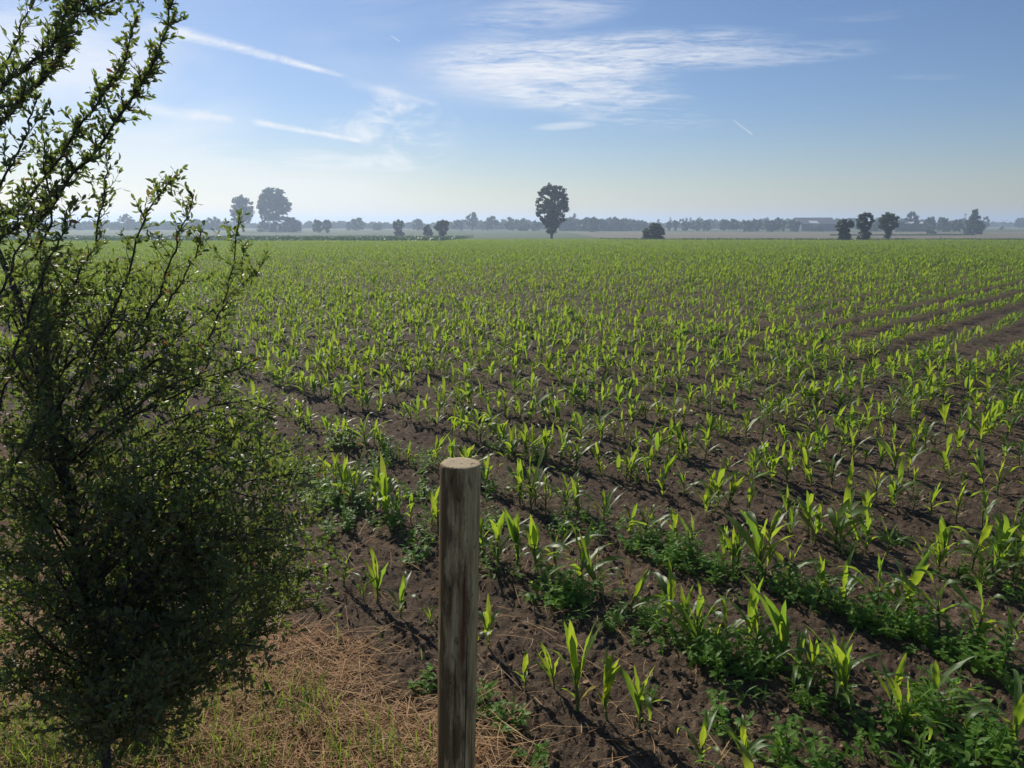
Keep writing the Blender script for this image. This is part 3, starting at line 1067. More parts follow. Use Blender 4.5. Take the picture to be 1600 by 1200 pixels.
def post(name, foot, top, rad, label, seed):
    """a round debarked post; origin at the centre of its top"""
    rng = np.random.default_rng(seed)
    foot, top = np.array(foot, float), np.array(top, float)
    ax = foot - top
    L = np.linalg.norm(ax)
    nz, na = 90, 220
    zz = np.concatenate([[0.0, -0.0016, -0.005], -np.linspace(0.012, L, nz)])
    rs = np.concatenate([[rad - 0.005, rad - 0.0015, rad - 0.0002], np.full(nz, rad)])
    an = np.arange(na) * 2 * math.pi / na
    Vs = []
    for z, r in zip(zz, rs):
        f = -z / L
        wob = 1 + 0.018 * np.sin(an * 2 + 1 + f * 1.5) + 0.010 * np.sin(an * 3 + f * 3 + seed) + 0.006 * np.sin(an * 11 + seed + f * 2) + 0.005 * (vnoise(an * 8, np.full(na, z * 9), seed) - 0.5)
        for ca, z0, z1, dp in ((-1.95, 0.0, 0.42, 0.004), (-1.2, 0.30, 0.95, 0.0035), (-2.4, 0.45, 1.3, 0.003), (-1.62, 0.55, 1.3, 0.0045), (-0.75, 0.02, 0.3, 0.002), (0.9, 0.0, 0.6, 0.004)):
            if z0 <= -z <= z1:
                cc = ca + 0.05 * math.sin(-z * 9 + ca * 5)
                wd = 0.028 * math.sin(math.pi * min(1, max(0.12, (-z - z0) / (z1 - z0)))) + 0.012
                wob = wob - 1.6 * dp / r * np.exp(-((an - (cc % (2 * math.pi))) / (1.7 * wd)) ** 2)
        rr_ = r * wob * (1 + 0.035 * f)
        Vs.append(np.stack([np.cos(an) * rr_, np.sin(an) * rr_, np.full(na, z)], 1))
    n = len(zz)
    V_ = np.vstack(Vs)
    Q_ = [(i_ * na + j_, (i_ + 1) * na + j_, (i_ + 1) * na + (j_ + 1) % na, i_ * na + (j_ + 1) % na) for i_ in range(n - 1) for j_ in range(na)]
    mi = [0] * len(Q_)
    # slightly rough sawn top, as rings towards the middle
    rings = [0.75, 0.5, 0.25]
    base = 0
    prev = np.arange(na)
    for rf in rings:
        new = len(V_) + np.arange(na)
        zt = 0.0012 * (vnoise(np.cos(an) * rf * 6 + 9, np.sin(an) * rf * 14 + 9, seed + 3) - 0.3)
        V_ = np.vstack([V_, np.stack([np.cos(an) * (rad - 0.005) * rf, np.sin(an) * (rad - 0.005) * rf, zt], 1)])
        Q_ += [(prev[j_], prev[(j_ + 1) % na], new[(j_ + 1) % na], new[j_]) for j_ in range(na)]
        mi += [1] * na
        prev = new
    V_ = np.vstack([V_, [[0, 0, 0.0006]]])
    T_ = [(prev[j_], prev[(j_ + 1) % na], len(V_) - 1) for j_ in range(na)]
    mi += [1] * na
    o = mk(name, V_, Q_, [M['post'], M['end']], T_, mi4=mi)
    o.location = top
    d = Vector(-ax / L)
    o.rotation_mode = 'QUATERNION'
    o.rotation_quaternion = Vector((0, 0, 1)).rotation_difference(d)
    return tag(o, label, 'post')


TOPD = 2.06
ptop = at(719.5, 723, TOPD)
side = ray(719.5, 723)
pb = at(709, 1200, 2.12)
d_ = (pb - ptop)
lx = d_[0] / -d_[2]
foot = np.array([ptop[0] + lx * (ptop[2] + 0.25), ptop[1] + 0.0, -0.25])
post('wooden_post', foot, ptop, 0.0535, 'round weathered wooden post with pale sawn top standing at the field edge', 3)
p2 = at(142, 566, 3.85)
post('wooden_post', (p2[0] + 0.05, p2[1] + 0.02, -0.2), p2, 0.066, 'dark wooden post half hidden behind the leaves of the near tree', 8)


# ------------------------------------------------------------------ the near tree
tr = np.random.default_rng(23)


def curve(pts, n):
    pts = np.asarray(pts, float)
    m_ = len(pts)
    if m_ == 2:
        t = np.linspace(0, 1, n)[:, None]
        return pts[0] * (1 - t) + pts[1] * t
    P = np.vstack([2 * pts[0] - pts[1], pts, 2 * pts[-1] - pts[-2]])
    out = []
    for u in np.linspace(0, m_ - 1, n):
        i_ = min(int(u), m_ - 2)
        t = u - i_
        a, b_, c, d = P[i_], P[i_ + 1], P[i_ + 2], P[i_ + 3]
        out.append(0.5 * (2 * b_ + (c - a) * t + (2 * a - 5 * b_ + 4 * c - d) * t * t + (3 * b_ - a - 3 * c + d) * t ** 3))
    return np.array(out)


def pxl(lst):
    return [at(*q) for q in lst]


tree_base = ground_at(168, 1235)
dB = project(tree_base)[2]
TRUNK = curve([np.array([tree_base[0], tree_base[1], -0.06])] + pxl([(166, 1190, dB), (160, 1090, dB + 0.05), (140, 950, 2.35), (118, 830, 2.35), (92, 700, 2.32), (58, 560, 2.3), (14, 430, 2.3), (-50, 300, 2.3)]), 46)
tree = empty('thorn_tree', (tree_base[0], tree_base[1], 0))
tag(tree, 'small-leaved dark tree with slanting twiggy branches growing beside the wooden posts', 'tree')
TB = np.array([tree_base[0], tree_base[1], 0])
LEAF_P, LEAF_D = [], []       # leaf feet and growing directions


def unit(v):
    return v / (np.linalg.norm(v) + 1e-9)


def add_leaves(P, dens, start=0.0):
    seg = np.linalg.norm(np.diff(P, axis=0), axis=1)
    L = seg.sum()
    n = max(1, int(L * dens))
    cum = np.concatenate([[0], np.cumsum(seg)])
    for s_ in np.linspace(start * L, L, n):
        s_ = min(L, max(0, s_ + tr.normal(0, 0.004)))
        i_ = min(len(seg) - 1, int(np.searchsorted(cum, s_, 'right') - 1))
        f = (s_ - cum[i_]) / (seg[i_] + 1e-9)
        p = P[i_] * (1 - f) + P[i_ + 1] * f
        t = unit(P[i_ + 1] - P[i_])
        for _ in range(int(tr.integers(1, 4))):
            d = unit(tr.normal(0, 1, 3) + t * 0.9 + np.array([0, 0, 0.35]))
            LEAF_P.append(p + d * 0.003)
            LEAF_D.append(d)


def twig(b, p, d, L, rad, dens, depth=0):
    n = 5
    bend = tr.normal(0, 0.25, 3) + np.array([0, 0, 0.25])
    pts = [p]
    dd = d
    for q in range(n):
        dd = unit(dd + bend * 0.12 + tr.normal(0, 0.10, 3))
        pts.append(pts[-1] + dd * L / n)
    pts = np.array(pts)
    b.tube(pts, np.linspace(rad, rad * 0.4, n + 1), 3 if rad < 0.002 else 4, 0.5)
    add_leaves(pts, dens, 0.06)
    if depth < 1 and L > 0.13:
        for q in range(int(L / 0.055)):
            f = tr.uniform(0.15, 0.9)
            i_ = int(f * n)
            axis = unit(np.cross(dd, tr.normal(0, 1, 3)))
            nd = unit(dd * 0.6 + axis * 0.8 + np.array([0, 0, 0.15]))
            twig(b, pts[i_], nd, L * tr.uniform(0.3, 0.6), rad * 0.6, dens, depth + 1)


def limb(P, r0, r1, gap, tlen, dens, leaf_from=0.25, tw_from=0.1, side=1.0):
    """one branch with its twigs: a part of the tree"""
    P = np.asarray(P)
    P = P + np.concatenate([np.zeros((1, 3)), np.cumsum(tr.normal(0, 0.0035, (len(P) - 1, 3)), axis=0)])
    b = MB()
    n = len(P)
    b.tube(P, np.linspace(r0, r1, n), 6, 0.5)
    L = np.linalg.norm(np.diff(P, axis=0), axis=1).sum()
    k = int(L * (1 - tw_from) / gap)
    for q in range(k):
        f = tw_from + (1 - tw_from) * (q + tr.random()) / max(1, k)
        i_ = min(n - 2, int(f * (n - 1)))
        t = unit(P[i_ + 1] - P[i_])
        axis = unit(np.cross(t, tr.normal(0, 1, 3)))
        d = unit(t * tr.uniform(0.4, 1.0) + axis * side + np.array([0, 0, 0.2]))
        twig(b, P[i_], d, tr.uniform(*tlen) * (1.1 - 0.5 * f), min(0.0024, (r0 * (1 - f) + r1 * f) * 0.6), dens)
    add_leaves(P[int(n * leaf_from):], dens)
    b.V = [v - TB for v in b.V]
    b.build('branch', [M['bark']], tree)


tb = MB()
tb.tube(TRUNK - TB, np.interp(np.linspace(0, 1, len(TRUNK)), [0, 0.1, 0.5, 1], [0.018, 0.015, 0.013, 0.008]), 10, 0.5)
tb.build('trunk', [M['bark']], tree)


def from_trunk(f):
    return TRUNK[int(f * (len(TRUNK) - 1))]


UP = [  # the open ascending branches, read off the photo
    ([(-60, 480, 2.3), (0, 366, 2.25), (60, 338, 2.22), (118, 275, 2.2), (172, 205, 2.17), (222, 130, 2.15), (252, 75, 2.12), (276, -20, 2.1)], 0.0075, 0.0022),
    ([(-40, 300, 2.3), (20, 330, 2.26), (75, 268, 2.22), (118, 205, 2.18), (165, 150, 2.16), (205, 95, 2.14), (228, 20, 2.12)], 0.005, 0.0018),
    ([(-80, 300, 2.2), (0, 190, 2.15), (45, 130, 2.12), (85, 75, 2.1), (108, 20, 2.1), (118, -60, 2.08)], 0.008, 0.003),
    ([(-60, 190, 2.0), (20, 110, 2.0), (60, 40, 2.0), (80, -50, 2.0)], 0.005, 0.002),
    ([(108, 25, 2.1), (150, 15, 2.1), (195, -8, 2.1), (230, -30, 2.1)], 0.003, 0.0015),
    ([(30, 430, 2.3), (70, 350, 2.2), (60, 260, 2.2), (45, 190, 2.2)], 0.004, 0.0015),
    ([(70, 520, 2.3), (125, 430, 2.25), (150, 370, 2.22), (165, 290, 2.2), (172, 240, 2.2)], 0.004, 0.0014),
    ([(120, 620, 2.3), (170, 500, 2.2), (205, 420, 2.15), (238, 335, 2.1), (262, 285, 2.08), (272, 262, 2.06)], 0.004, 0.0014),
    ([(150, 600, 2.3), (215, 520, 2.2), (250, 430, 2.1), (280, 355, 2.06), (303, 292, 2.05)], 0.004, 0.0014),
    ([(150, 585, 2.3), (180, 550, 2.3), (225, 545, 2.25), (262, 480, 2.2), (294, 430, 2.15), (316, 372, 2.1), (322, 350, 2.1)], 0.004, 0.0014),
    ([(240, 640, 2.2), (300, 560, 2.15), (330, 480, 2.1), (348, 410, 2.08), (362, 322, 2.05)], 0.0035, 0.0013),
    ([(165, 590, 2.3), (175, 510, 2.3), (186, 450, 2.28), (196, 395, 2.25)], 0.004, 0.0014),
    ([(70, 708, 2.3), (105, 670, 2.25), (154, 632, 2.2), (210, 560, 2.2), (270, 500, 2.2), (350, 435, 2.2), (385, 400, 2.2)], 0.005, 0.0014),
    ([(280, 640, 2.4), (320, 570, 2.4), (345, 520, 2.4), (372, 440, 2.4), (380, 395, 2.4)], 0.003, 0.0012),
    ([(20, 560, 2.0), (60, 450, 2.0), (95, 370, 2.0), (110, 320, 2.0)], 0.004, 0.0014),
    ([(-20, 520, 1.9), (15, 420, 1.9), (35, 330, 1.9)], 0.004, 0.0014),
    ([(-30, 700, 2.1), (10, 600, 2.1), (60, 520, 2.1), (90, 440, 2.1)], 0.004, 0.0014),
    ([(-30, 640, 2.3), (20, 560, 2.3), (40, 470, 2.3), (75, 400, 2.3)], 0.004, 0.0014),
    ([(-30, 800, 2.0), (20, 720, 2.0), (70, 640, 2.05), (120, 560, 2.1)], 0.004, 0.0014),
    ([(-40, 420, 2.0), (-5, 300, 2.0), (30, 230, 2.0), (50, 160, 2.0)], 0.004, 0.0014),
    ([(-40, 250, 2.2), (0, 130, 2.2), (30, 60, 2.2), (55, 0, 2.2)], 0.004, 0.0014),
]
for q, (pl, r0, r1) in enumerate(UP):
    c_ = curve(pxl(pl), 26)
    big = q < 5
    limb(c_, r0, r1, 0.008 if big else 0.021, (0.025, 0.08) if big else (0.03, 0.11), 130 if big else 84, 0.08, 0.03)

# the dense lower crown: branches reaching to points spread through its outline
OUT = [(-30, 420), (60, 400), (160, 420), (260, 440), (340, 440), (380, 500), (400, 560), (440, 640), (490, 690), (505, 760), (500, 830), (515, 900), (500, 950), (430, 985), (400, 1040), (330, 1075), (270, 1090), (200, 1080), (140, 1085), (80, 1060), (20, 1040), (-30, 1000)]


def inside(x, y):
    c = False
    for q in range(len(OUT)):
        x1, y1 = OUT[q]
        x2, y2 = OUT[q - 1]
        if (y1 > y) != (y2 > y) and x < (x2 - x1) * (y - y1) / (y2 - y1) + x1:
            c = not c
    return c


targets = []
while len(targets) < 80:
    x, y = tr.uniform(-30, 520), tr.uniform(400, 1090)
    if not inside(x, y):
        continue
    w_ = 0.35 if y < 560 else (0.6 if y < 700 else 1.0)
    if x < 130 and y < 700:
        w_ = max(w_, 0.7)
    if tr.random() > w_:
        continue
    if min([1e9] + [math.hypot(x - t_[0], y - t_[1]) for t_ in targets]) < 22:
        continue
    targets.append((x, y))
targets += [(500, 740), (508, 800), (470, 690), (430, 640), (512, 880), (490, 950), (420, 1000), (455, 870), (470, 930), (400, 610), (330, 1060), (375, 1020), (20, 1030), (-10, 930), (90, 1075), (200, 1085), (150, 1080), (120, 1040), (180, 1040), (40, 1080), (60, 1040), (230, 1060), (290, 1085), (250, 1095), (-10, 1060), (500, 700), (460, 650), (510, 840), (495, 900), (480, 780), (450, 720), (420, 680), (390, 560), (30, 600), (80, 540), (10, 500), (120, 480), (60, 660), (20, 720), (70, 770), (30, 860), (-10, 560), (0, 660), (10, 780), (-20, 850), (15, 920), (50, 980), (-10, 1000), (40, 640), (60, 880), (0, 1040), (25, 820), (-15, 740), (45, 720), (40, 560), (90, 940), (400, 940), (350, 1010), (300, 1030), (440, 810), (460, 830), (380, 880)]
tp = np.array([project(p)[:2] for p in TRUNK])
for (x, y) in targets:
    dep = 2.3 + tr.normal(0, 0.30)
    dep = float(np.clip(dep, 1.8, 2.95))
    if y > 900:
        dep = min(dep, 2.75)
    end = at(x, y, dep)
    if end[2] < 0.16:
        continue
    j_ = int(np.argmin(np.abs(tp[:, 1] - (y + 90 + 0.25 * abs(x - 130)))))
    j_ = max(7, min(len(TRUNK) - 6, j_))
    s_ = TRUNK[j_]
    mid = (s_ + end) / 2 + np.array([0, 0, 0.05 + 0.10 * tr.random()]) + tr.normal(0, 0.05, 3)
    L = np.linalg.norm(end - s_)
    sag = end + np.array([0, 0, -0.02])
    c_ = curve([s_, mid, sag], max(8, int(L / 0.035)))
    dense = y > 620
    limb(c_, 0.0028 + 0.004 * min(1, L), 0.0012, 0.036 if dense else 0.042, (0.06, 0.25) if dense else (0.06, 0.20), 80 if dense else 72, 0.3, 0.2)

LP, LD = np.array(LEAF_P), np.array(LEAF_D)
nl = len(LP)
print('tree leaves', nl)
lx_, ly_, ld_ = project(LP)
lr = np.random.default_rng(31)
Ls = lr.uniform(0.011, 0.0235, nl)
Sd = np.cross(LD, lr.normal(0, 1, (nl, 3)))
Sd /= np.linalg.norm(Sd, axis=1, keepdims=True) + 1e-9
Nn = np.cross(LD, Sd)
droop = lr.uniform(0.1, 0.5, nl)
tt = np.array([0, 0.3, 0.68, 1.0])
ww = np.array([0.06, 0.34, 0.42, 0.05]) * 0.5
Vl = []
for t_, w_ in zip(tt, ww):
    cpos = LP + LD * (Ls * t_)[:, None] - Nn * (Ls * droop * t_ ** 2)[:, None]
    wv = Sd * (Ls * w_)[:, None]
    up = Nn * (Ls * w_ * 0.35)[:, None]
    Vl += [cpos - wv + up, cpos, cpos + wv + up]
Vl = np.stack(Vl, 1).reshape(-1, 3)
tq = np.array([(r * 3 + c, r * 3 + c + 1, r * 3 + 4 + c, r * 3 + 3 + c) for r in range(3) for c in range(2)])
Ql = (tq[None] + (np.arange(nl) * 12)[:, None, None]).reshape(-1, 4)
mk('foliage', Vl - TB, Ql, [M['plum']], rnd=np.repeat(lr.random(nl), 12), smooth=True, parent=tree)


# ------------------------------------------------------------------ far trees
def crown_faces(centers, radii, n, size, rng, squash=0.8, shell=0.55):
    """leaf sprays scattered through clumps; returns verts, quads, rnd"""
    centers, radii = np.asarray(centers), np.asarray(radii)
    w = radii ** 2
    pick = rng.choice(len(centers), n, p=w / w.sum())
    d = rng.normal(0, 1, (n, 3))
    d /= np.linalg.norm(d, axis=1, keepdims=True)
    r = radii[pick] * (shell + (1 - shell) * rng.random(n)) * np.where(rng.random(n) < 0.14, rng.uniform(1.0, 1.4, n), 1)
    P = centers[pick] + d * r[:, None] * np.array([1, 1, squash])
    a = rng.normal(0, 1, (n, 3))
    a /= np.linalg.norm(a, axis=1, keepdims=True)
    b_ = np.cross(a, rng.normal(0, 1, (n, 3)))
    b_ /= np.linalg.norm(b_, axis=1, keepdims=True)
    s_ = size * rng.uniform(0.5, 1.25, n)
    A, B = a * s_[:, None], b_ * (s_ * 0.6)[:, None]
    V_ = np.stack([P - A, P + B, P + A, P - B], 1).reshape(-1, 3)
    Q_ = np.arange(n * 4).reshape(-1, 4)
    cr_ = rng.random(len(centers))
    rn = np.repeat(np.clip(cr_[pick] * 0.6 + rng.random(n) * 0.4, 0, 1), 4)
    return V_, Q_, rn


def outline_clumps(profile, h, wid, rng, n, clump):
    """clump centres filling a crown whose half width at a fraction of its height is given by profile"""
    C, Rr = [], []
    fs, ws = zip(*profile)
    while len(C) < n:
        f = rng.uniform(fs[0], fs[-1])
        w = np.interp(f, fs, ws) * wid
        a = rng.uniform(0, 6.283)
        r = w * math.sqrt(rng.uniform(0.0, 1.0)) * 0.9
        if w < wid * 0.05:
            continue
        if rng.random() > (w / wid) ** 1.2 + 0.15:
            continue
        C.append((math.cos(a) * r, math.sin(a) * r, f * h))
        Rr.append(clump * rng.uniform(0.6, 1.2))
    return C, Rr


PROF = {
    'poplar': [(0.12, 0.10), (0.18, 0.36), (0.26, 0.46), (0.34, 0.72), (0.5, 0.97), (0.7, 1.0), (0.86, 0.86), (0.95, 0.62), (1.0, 0.3)],
    'dome': [(0.28, 0.72), (0.4, 0.9), (0.6, 1.0), (0.78, 0.92), (0.92, 0.62), (1.0, 0.25)],
    'bush': [(0.02, 0.85), (0.25, 1.0), (0.6, 0.98), (0.85, 0.75), (1.0, 0.35)],
    'round': [(0.1, 0.7), (0.35, 1.0), (0.65, 1.0), (0.88, 0.7), (1.0, 0.3)],
    'pollard': [(0.02, 0.62), (0.15, 0.78), (0.32, 0.6), (0.42, 0.45), (0.52, 0.85), (0.68, 1.0), (0.85, 0.92), (1.0, 0.5)],
    'lolly': [(0.06, 0.10), (0.2, 0.28), (0.38, 0.32), (0.5, 0.85), (0.68, 1.0), (0.86, 0.85), (1.0, 0.45)],
    'cone': [(0.02, 0.95), (0.2, 1.0), (0.45, 0.82), (0.65, 0.55), (0.8, 0.32), (0.92, 0.24), (1.0, 0.1)],
    'column': [(0.05, 0.7), (0.3, 1.0), (0.7, 0.9), (1.0, 0.3)],
}


def far_tree(name, px, py_base, w_px, h_px, kind, label, cat, group, leaf='far_leaf', nf=1600, seed=0, nclump=26, depth=None, trunk=True, limbs=7, csize=0.30, squash=0.85):
    rng = np.random.default_rng(seed + int(px))
    if depth is None:
        g = ground_at(px, py_base)
    else:
        g = at(px, py_base, depth)
    dep = project(g)[2]
    sc = dep / F
    h, wid = h_px * sc, w_px * sc / 2
    gz = float(zbase(g[0], g[1]))
    h = h + max(0, g[2] - gz)
    root = empty(name, (g[0], g[1], gz))
    tag(root, label, cat, group)
    if trunk:
        b = MB()
        th = {'poplar': 0.75, 'dome': 0.6, 'lolly': 0.6, 'pollard': 0.5}.get(kind, 0.5) * h
        tr_ = max(0.10, 0.022 * h)
        zs = np.linspace(-0.15, th, 7)
        ox = np.cumsum(rng.normal(0, 0.012 * h, 7)) * (zs > 0)
        P = np.stack([ox, ox * 0.4, zs], 1)
        b.tube(P, np.linspace(tr_ * 1.25, tr_ * 0.4, 7), 7)
        for q in range(limbs):
            f = rng.uniform(0.3, 0.95)
            s_ = np.array([np.interp(f * th, zs, ox), np.interp(f * th, zs, ox) * 0.4, f * th])
            a = rng.uniform(0, 6.28)
            L = wid * rng.uniform(0.5, 0.9)
            e = s_ + np.array([math.cos(a) * L, math.sin(a) * L, L * rng.uniform(0.5, 1.2)])
            e[2] = min(e[2], h * 0.9)
            b.tube(curve([s_, (s_ + e) / 2 + np.array([0, 0, -0.05 * L]), e], 5), np.linspace(tr_ * 0.45, tr_ * 0.12, 5), 4)
        b.build('trunk', [M['far_bark']], root)
    nf = int(nf * 1.9)
    C, Rr = outline_clumps(PROF[kind], h, wid, rng, int(nclump * 2.6), csize * 0.72 * wid)
    V_, Q_, rn = crown_faces(C, Rr, nf, max(0.6 * sc * 2.6, 0.075 * wid), rng, squash, 0.35)
    V_[:, 2] = np.maximum(V_[:, 2], 0.0)
    mk('crown', V_, Q_, [M[leaf]], rnd=rn, parent=root, smooth=False)
    return root


FG = 'single trees in the hazy meadows'
far_tree('poplar_tree', 862, 373.5, 56, 82, 'poplar', 'tall lone poplar with open airy crown standing at the far field edge', 'tree', None, 'far_leaf_grey', 3800, 1, 84, limbs=18, csize=0.19)
far_tree('poplar_tree', 430, 362, 54, 66, 'dome', 'largest round-headed poplar towering over low bushes in the meadow', 'tree', FG, 'far_leaf', 3800, 2, 100, limbs=14, csize=0.20)
far_tree('poplar_tree', 380, 362, 40, 54, 'dome', 'second tall poplar seen through the tips of the near tree', 'tree', FG, 'far_leaf', 2600, 3, 70, limbs=10, csize=0.21)
BUSH = 'bushes under the tall poplars'
far_tree('bush', 411, 362, 20, 17, 'bush', 'small round bush left of the large poplar trunk', 'bush', BUSH, nf=700, seed=4, nclump=16, trunk=False)
far_tree('bush', 431, 362.5, 22, 14, 'bush', 'low bush right under the large poplar trunk', 'bush', BUSH, nf=600, seed=5, nclump=14, trunk=False)
far_tree('bush', 455, 362.5, 30, 21, 'bush', 'wide dark bush right of the large poplar trunk', 'bush', BUSH, nf=1200, seed=6, nclump=24, trunk=False)
PG = 'pollard willows in the meadow'
far_tree('pollard_willow', 497, 364, 20, 20, 'round', 'left and wider of two touching pollards beyond the wide dark bush', 'tree', PG, nf=900, seed=7, nclump=18)
far_tree('pollard_willow', 512, 364.5, 15, 19, 'lolly', 'right and slimmer of two touching pollards beyond the wide dark bush', 'tree', PG, nf=800, seed=8, nclump=18)
far_tree('pollard_willow', 623, 369.5, 21, 25, 'pollard', 'two-tiered pollard willow alone in the left meadow', 'tree', PG, nf=1300, seed=9, nclump=28)
far_tree('pollard_willow', 669, 371, 17, 18, 'round', 'smaller rounded pollard beside a mushroom-shaped one', 'tree', PG, nf=900, seed=10, nclump=18)
far_tree('pollard_willow', 692, 372, 27, 26, 'lolly', 'mushroom-shaped pollard with thick foot left of the lone poplar', 'tree', PG, nf=1300, seed=11, nclump=26)
far_tree('bush', 1020, 375.5, 36, 25, 'bush', 'solitary dark dome-shaped bush on the field edge right of the poplar', 'bush', None, nf=2200, seed=12, nclump=40, trunk=False)
RG = 'pollards at the right field edge'
far_tree('pollard_willow', 1318, 376.8, 28, 33, 'pollard', 'shortest of three dark pollards at the field edge, straight-sided', 'tree', RG, nf=2000, seed=13, nclump=40)
far_tree('pollard_willow', 1349, 376.5, 28, 42, 'pollard', 'middle and tallest of three dark pollards at the field edge', 'tree', RG, nf=2200, seed=14, nclump=44)
far_tree('pollard_willow', 1386, 375, 34, 40, 'lolly', 'mushroom-shaped of three dark pollards, on a bare narrow trunk', 'tree', RG, nf=2200, seed=15, nclump=42)
far_tree('conical_tree', 1520, 366, 33, 37, 'cone', 'dark cone-shaped tree with narrow tip beside a thin pole', 'tree', None, nf=2200, seed=16, nclump=46, csize=0.24)
far_tree('bush', 1454, 365, 18, 6, 'bush', 'flat low bush in the far pasture left of the cone-shaped tree', 'bush', None, nf=400, seed=17, nclump=12, trunk=False)
far_tree('bush', 1565, 358.5, 6, 4, 'bush', 'tiny bush in the pasture right of the cone-shaped tree', 'bush', None, nf=150, seed=18, nclump=6, trunk=False)

# hedgerow trees across the middle distance
HG = 'hedgerow trees across the plain'
hedge = [
    (545, 360, 10, 12, 'round', 'small faint tree just left of a broad faint dome tree'), (560, 360.5, 26, 18, 'round', 'broad faint dome tree between two pollard groups'),
    (590, 359.5, 16, 9, 'bush', 'low faint bush right of the broad faint dome tree'), (653, 360, 18, 16, 'round', 'faint round tree behind the small rounded pollard'),
    (310, 361, 22, 16, 'round', 'faint round tree among the near tree twigs'), (332, 361, 26, 20, 'round', 'taller faint tree left of the second poplar'), (198, 360, 26, 22, 'round', 'faint tree seen through the near tree branches'),
    (737, 360.5, 22, 26, 'dome', 'tallest faint tree in the clump left of the lone poplar'), (768, 360.5, 26, 20, 'round', 'broad faint tree right of the tallest in its clump'), (797, 360.5, 18, 18, 'round', 'middle faint tree in the clump left of the lone poplar'),
    (815, 361, 28, 16, 'round', 'wide faint tree close to the left of the lone poplar'), (838, 361, 18, 13, 'round', 'low faint tree touching the lone poplar at its left'), (715, 360.5, 18, 15, 'round', 'low faint tree at the left end of the clump'),
    (929, 363, 24, 20, 'round', 'grey-green tree in front of the long wood'), (1003, 360.5, 22, 14, 'round', 'pale round tree at the right end of the long wood'),
    (1045, 360.5, 10, 12, 'lolly', 'small faint lollipop tree right of the dark dome bush'), (1055, 360.5, 10, 14, 'lolly', 'faint lollipop tree on a visible thin stem'), (1072, 361, 16, 14, 'round', 'first of the round hedge trees right of the lollipop trees'),
    (1088, 361, 16, 15, 'round', 'flat-topped round hedge tree, first of a touching pair'), (1103, 361, 14, 15, 'round', 'second of a touching pair of round hedge trees'),
    (1131, 361.5, 12, 16, 'round', 'small upright hedge tree before a gap'), (1145, 361.5, 17, 17, 'round', 'round hedge tree right of the small upright one'), (1164, 362, 20, 17, 'round', 'left half of the broad rounded hedge pair'),
    (1180, 362, 18, 18, 'round', 'right half of the broad rounded hedge pair'), (1200, 362.5, 20, 18, 'round', 'hedge tree with a faint higher tree behind it'), (1216, 362.5, 22, 20, 'round', 'tall dark hedge tree left of the barn'),
    (1240, 362.5, 22, 17, 'round', 'dark hedge tree touching the left end of the barn'), (1275, 361.5, 26, 10, 'bush', 'low bush along the barn foot'), (1368, 362, 24, 14, 'round', 'low dark tree between two pollards'),
    (1424, 362, 28, 28, 'round', 'tallest round tree above the pale-roofed barn'), (1452, 362, 20, 22, 'round', 'second round tree right of the pale-roofed barn'), (1473, 362.5, 24, 21, 'round', 'third round tree right of the pale-roofed barn'), (1493, 363, 18, 18, 'round', 'last round tree before the cone-shaped tree'),
    (1539, 358, 10, 18, 'round', 'pale tree just right of the cone-shaped tree'), (1594, 356, 20, 14, 'round', 'grey tree cut by the right frame edge'), (1405, 362, 16, 16, 'bush', 'low bush left of the pale-roofed barn'),
]
for q, (px, pyb, w, h_, kd, lab) in enumerate(hedge):
    far_tree('hedge_tree', px, pyb, w * 1.08, h_ * 1.05, kd, lab, 'tree', HG, nf=650, seed=40 + q, nclump=16, limbs=3)
PT = 'pale poplars on the horizon'
for q, (px, top, w) in enumerate([(1028, 343, 5), (1047, 341, 5), (1053, 344, 5), (1063, 342, 4), (1067, 340, 4), (1072, 340, 4), (1078, 341, 4)]):
    names = ['leftmost', 'second', 'third', 'fourth', 'fifth', 'sixth', 'rightmost']
    far_tree('column_poplar', px, 356.5, w, 356.5 - top, 'column', f'{names[q]} of the seven pale slim poplars standing on the horizon', 'tree', PT, nf=160, seed=90 + q, nclump=9, trunk=False)
far_tree('column_poplar', 897, 358, 8, 25, 'column', 'single pale spire-like poplar above the long wood', 'tree', None, nf=300, seed=99, nclump=12, trunk=False)


# the far woods: one mass
def wood_mass():
    rng = np.random.default_rng(71)
    C, Rr, base = [], [], []
    spec = [(880, 1000, 360.5, 17, 1.0), (700, 850, 358, 11, 0.8), (-60, 360, 359, 11, 0.8), (500, 720, 357, 8, 0.6), (1080, 1260, 357.5, 13, 0.7), (1240, 1420, 357.5, 14, 0.8), (1400, 1520, 358, 12, 0.8), (1525, 1700, 354, 6, 0.6), (960, 1100, 356.5, 8, 0.6), (330, 560, 356.5, 9, 0.6)]
    for (x0, x1, yb, hp, dn) in spec:
        x = x0
        while x < x1:
            g = ground_at(x, yb + rng.normal(0, 0.35))
            sc = project(g)[2] / F
            hh = hp * sc * rng.uniform(0.65, 1.12)
            if 880 <= x0 <= 900:
                hh = hp * sc * rng.uniform(0.88, 1.06) * (1.0 if x < 985 else 0.75)
            w = hh * rng.uniform(0.35, 0.6)
            for f in (0.2, 0.45, 0.72):
                C.append((g[0] + rng.normal(0, w * 0.3), g[1] + rng.normal(0, w * 0.5), g[2] + hh * f))
                Rr.append(w * rng.uniform(0.75, 1.0) * (1.1 - 0.4 * f))
            x += w / sc * rng.uniform(0.5, 1.0) / dn * 0.8
    V_, Q_, rn = crown_faces(C, Rr, len(C) * 110, 1.15, rng, 0.9, 0.4)
    o = mk('distant_woods', V_, Q_, [M['far_leaf']], rnd=rn, smooth=False)
    tag(o, 'hazy blue line of distant woods and hedges along the horizon', 'woods', kind='stuff')
    print('woods clumps', len(C))


wood_mass()


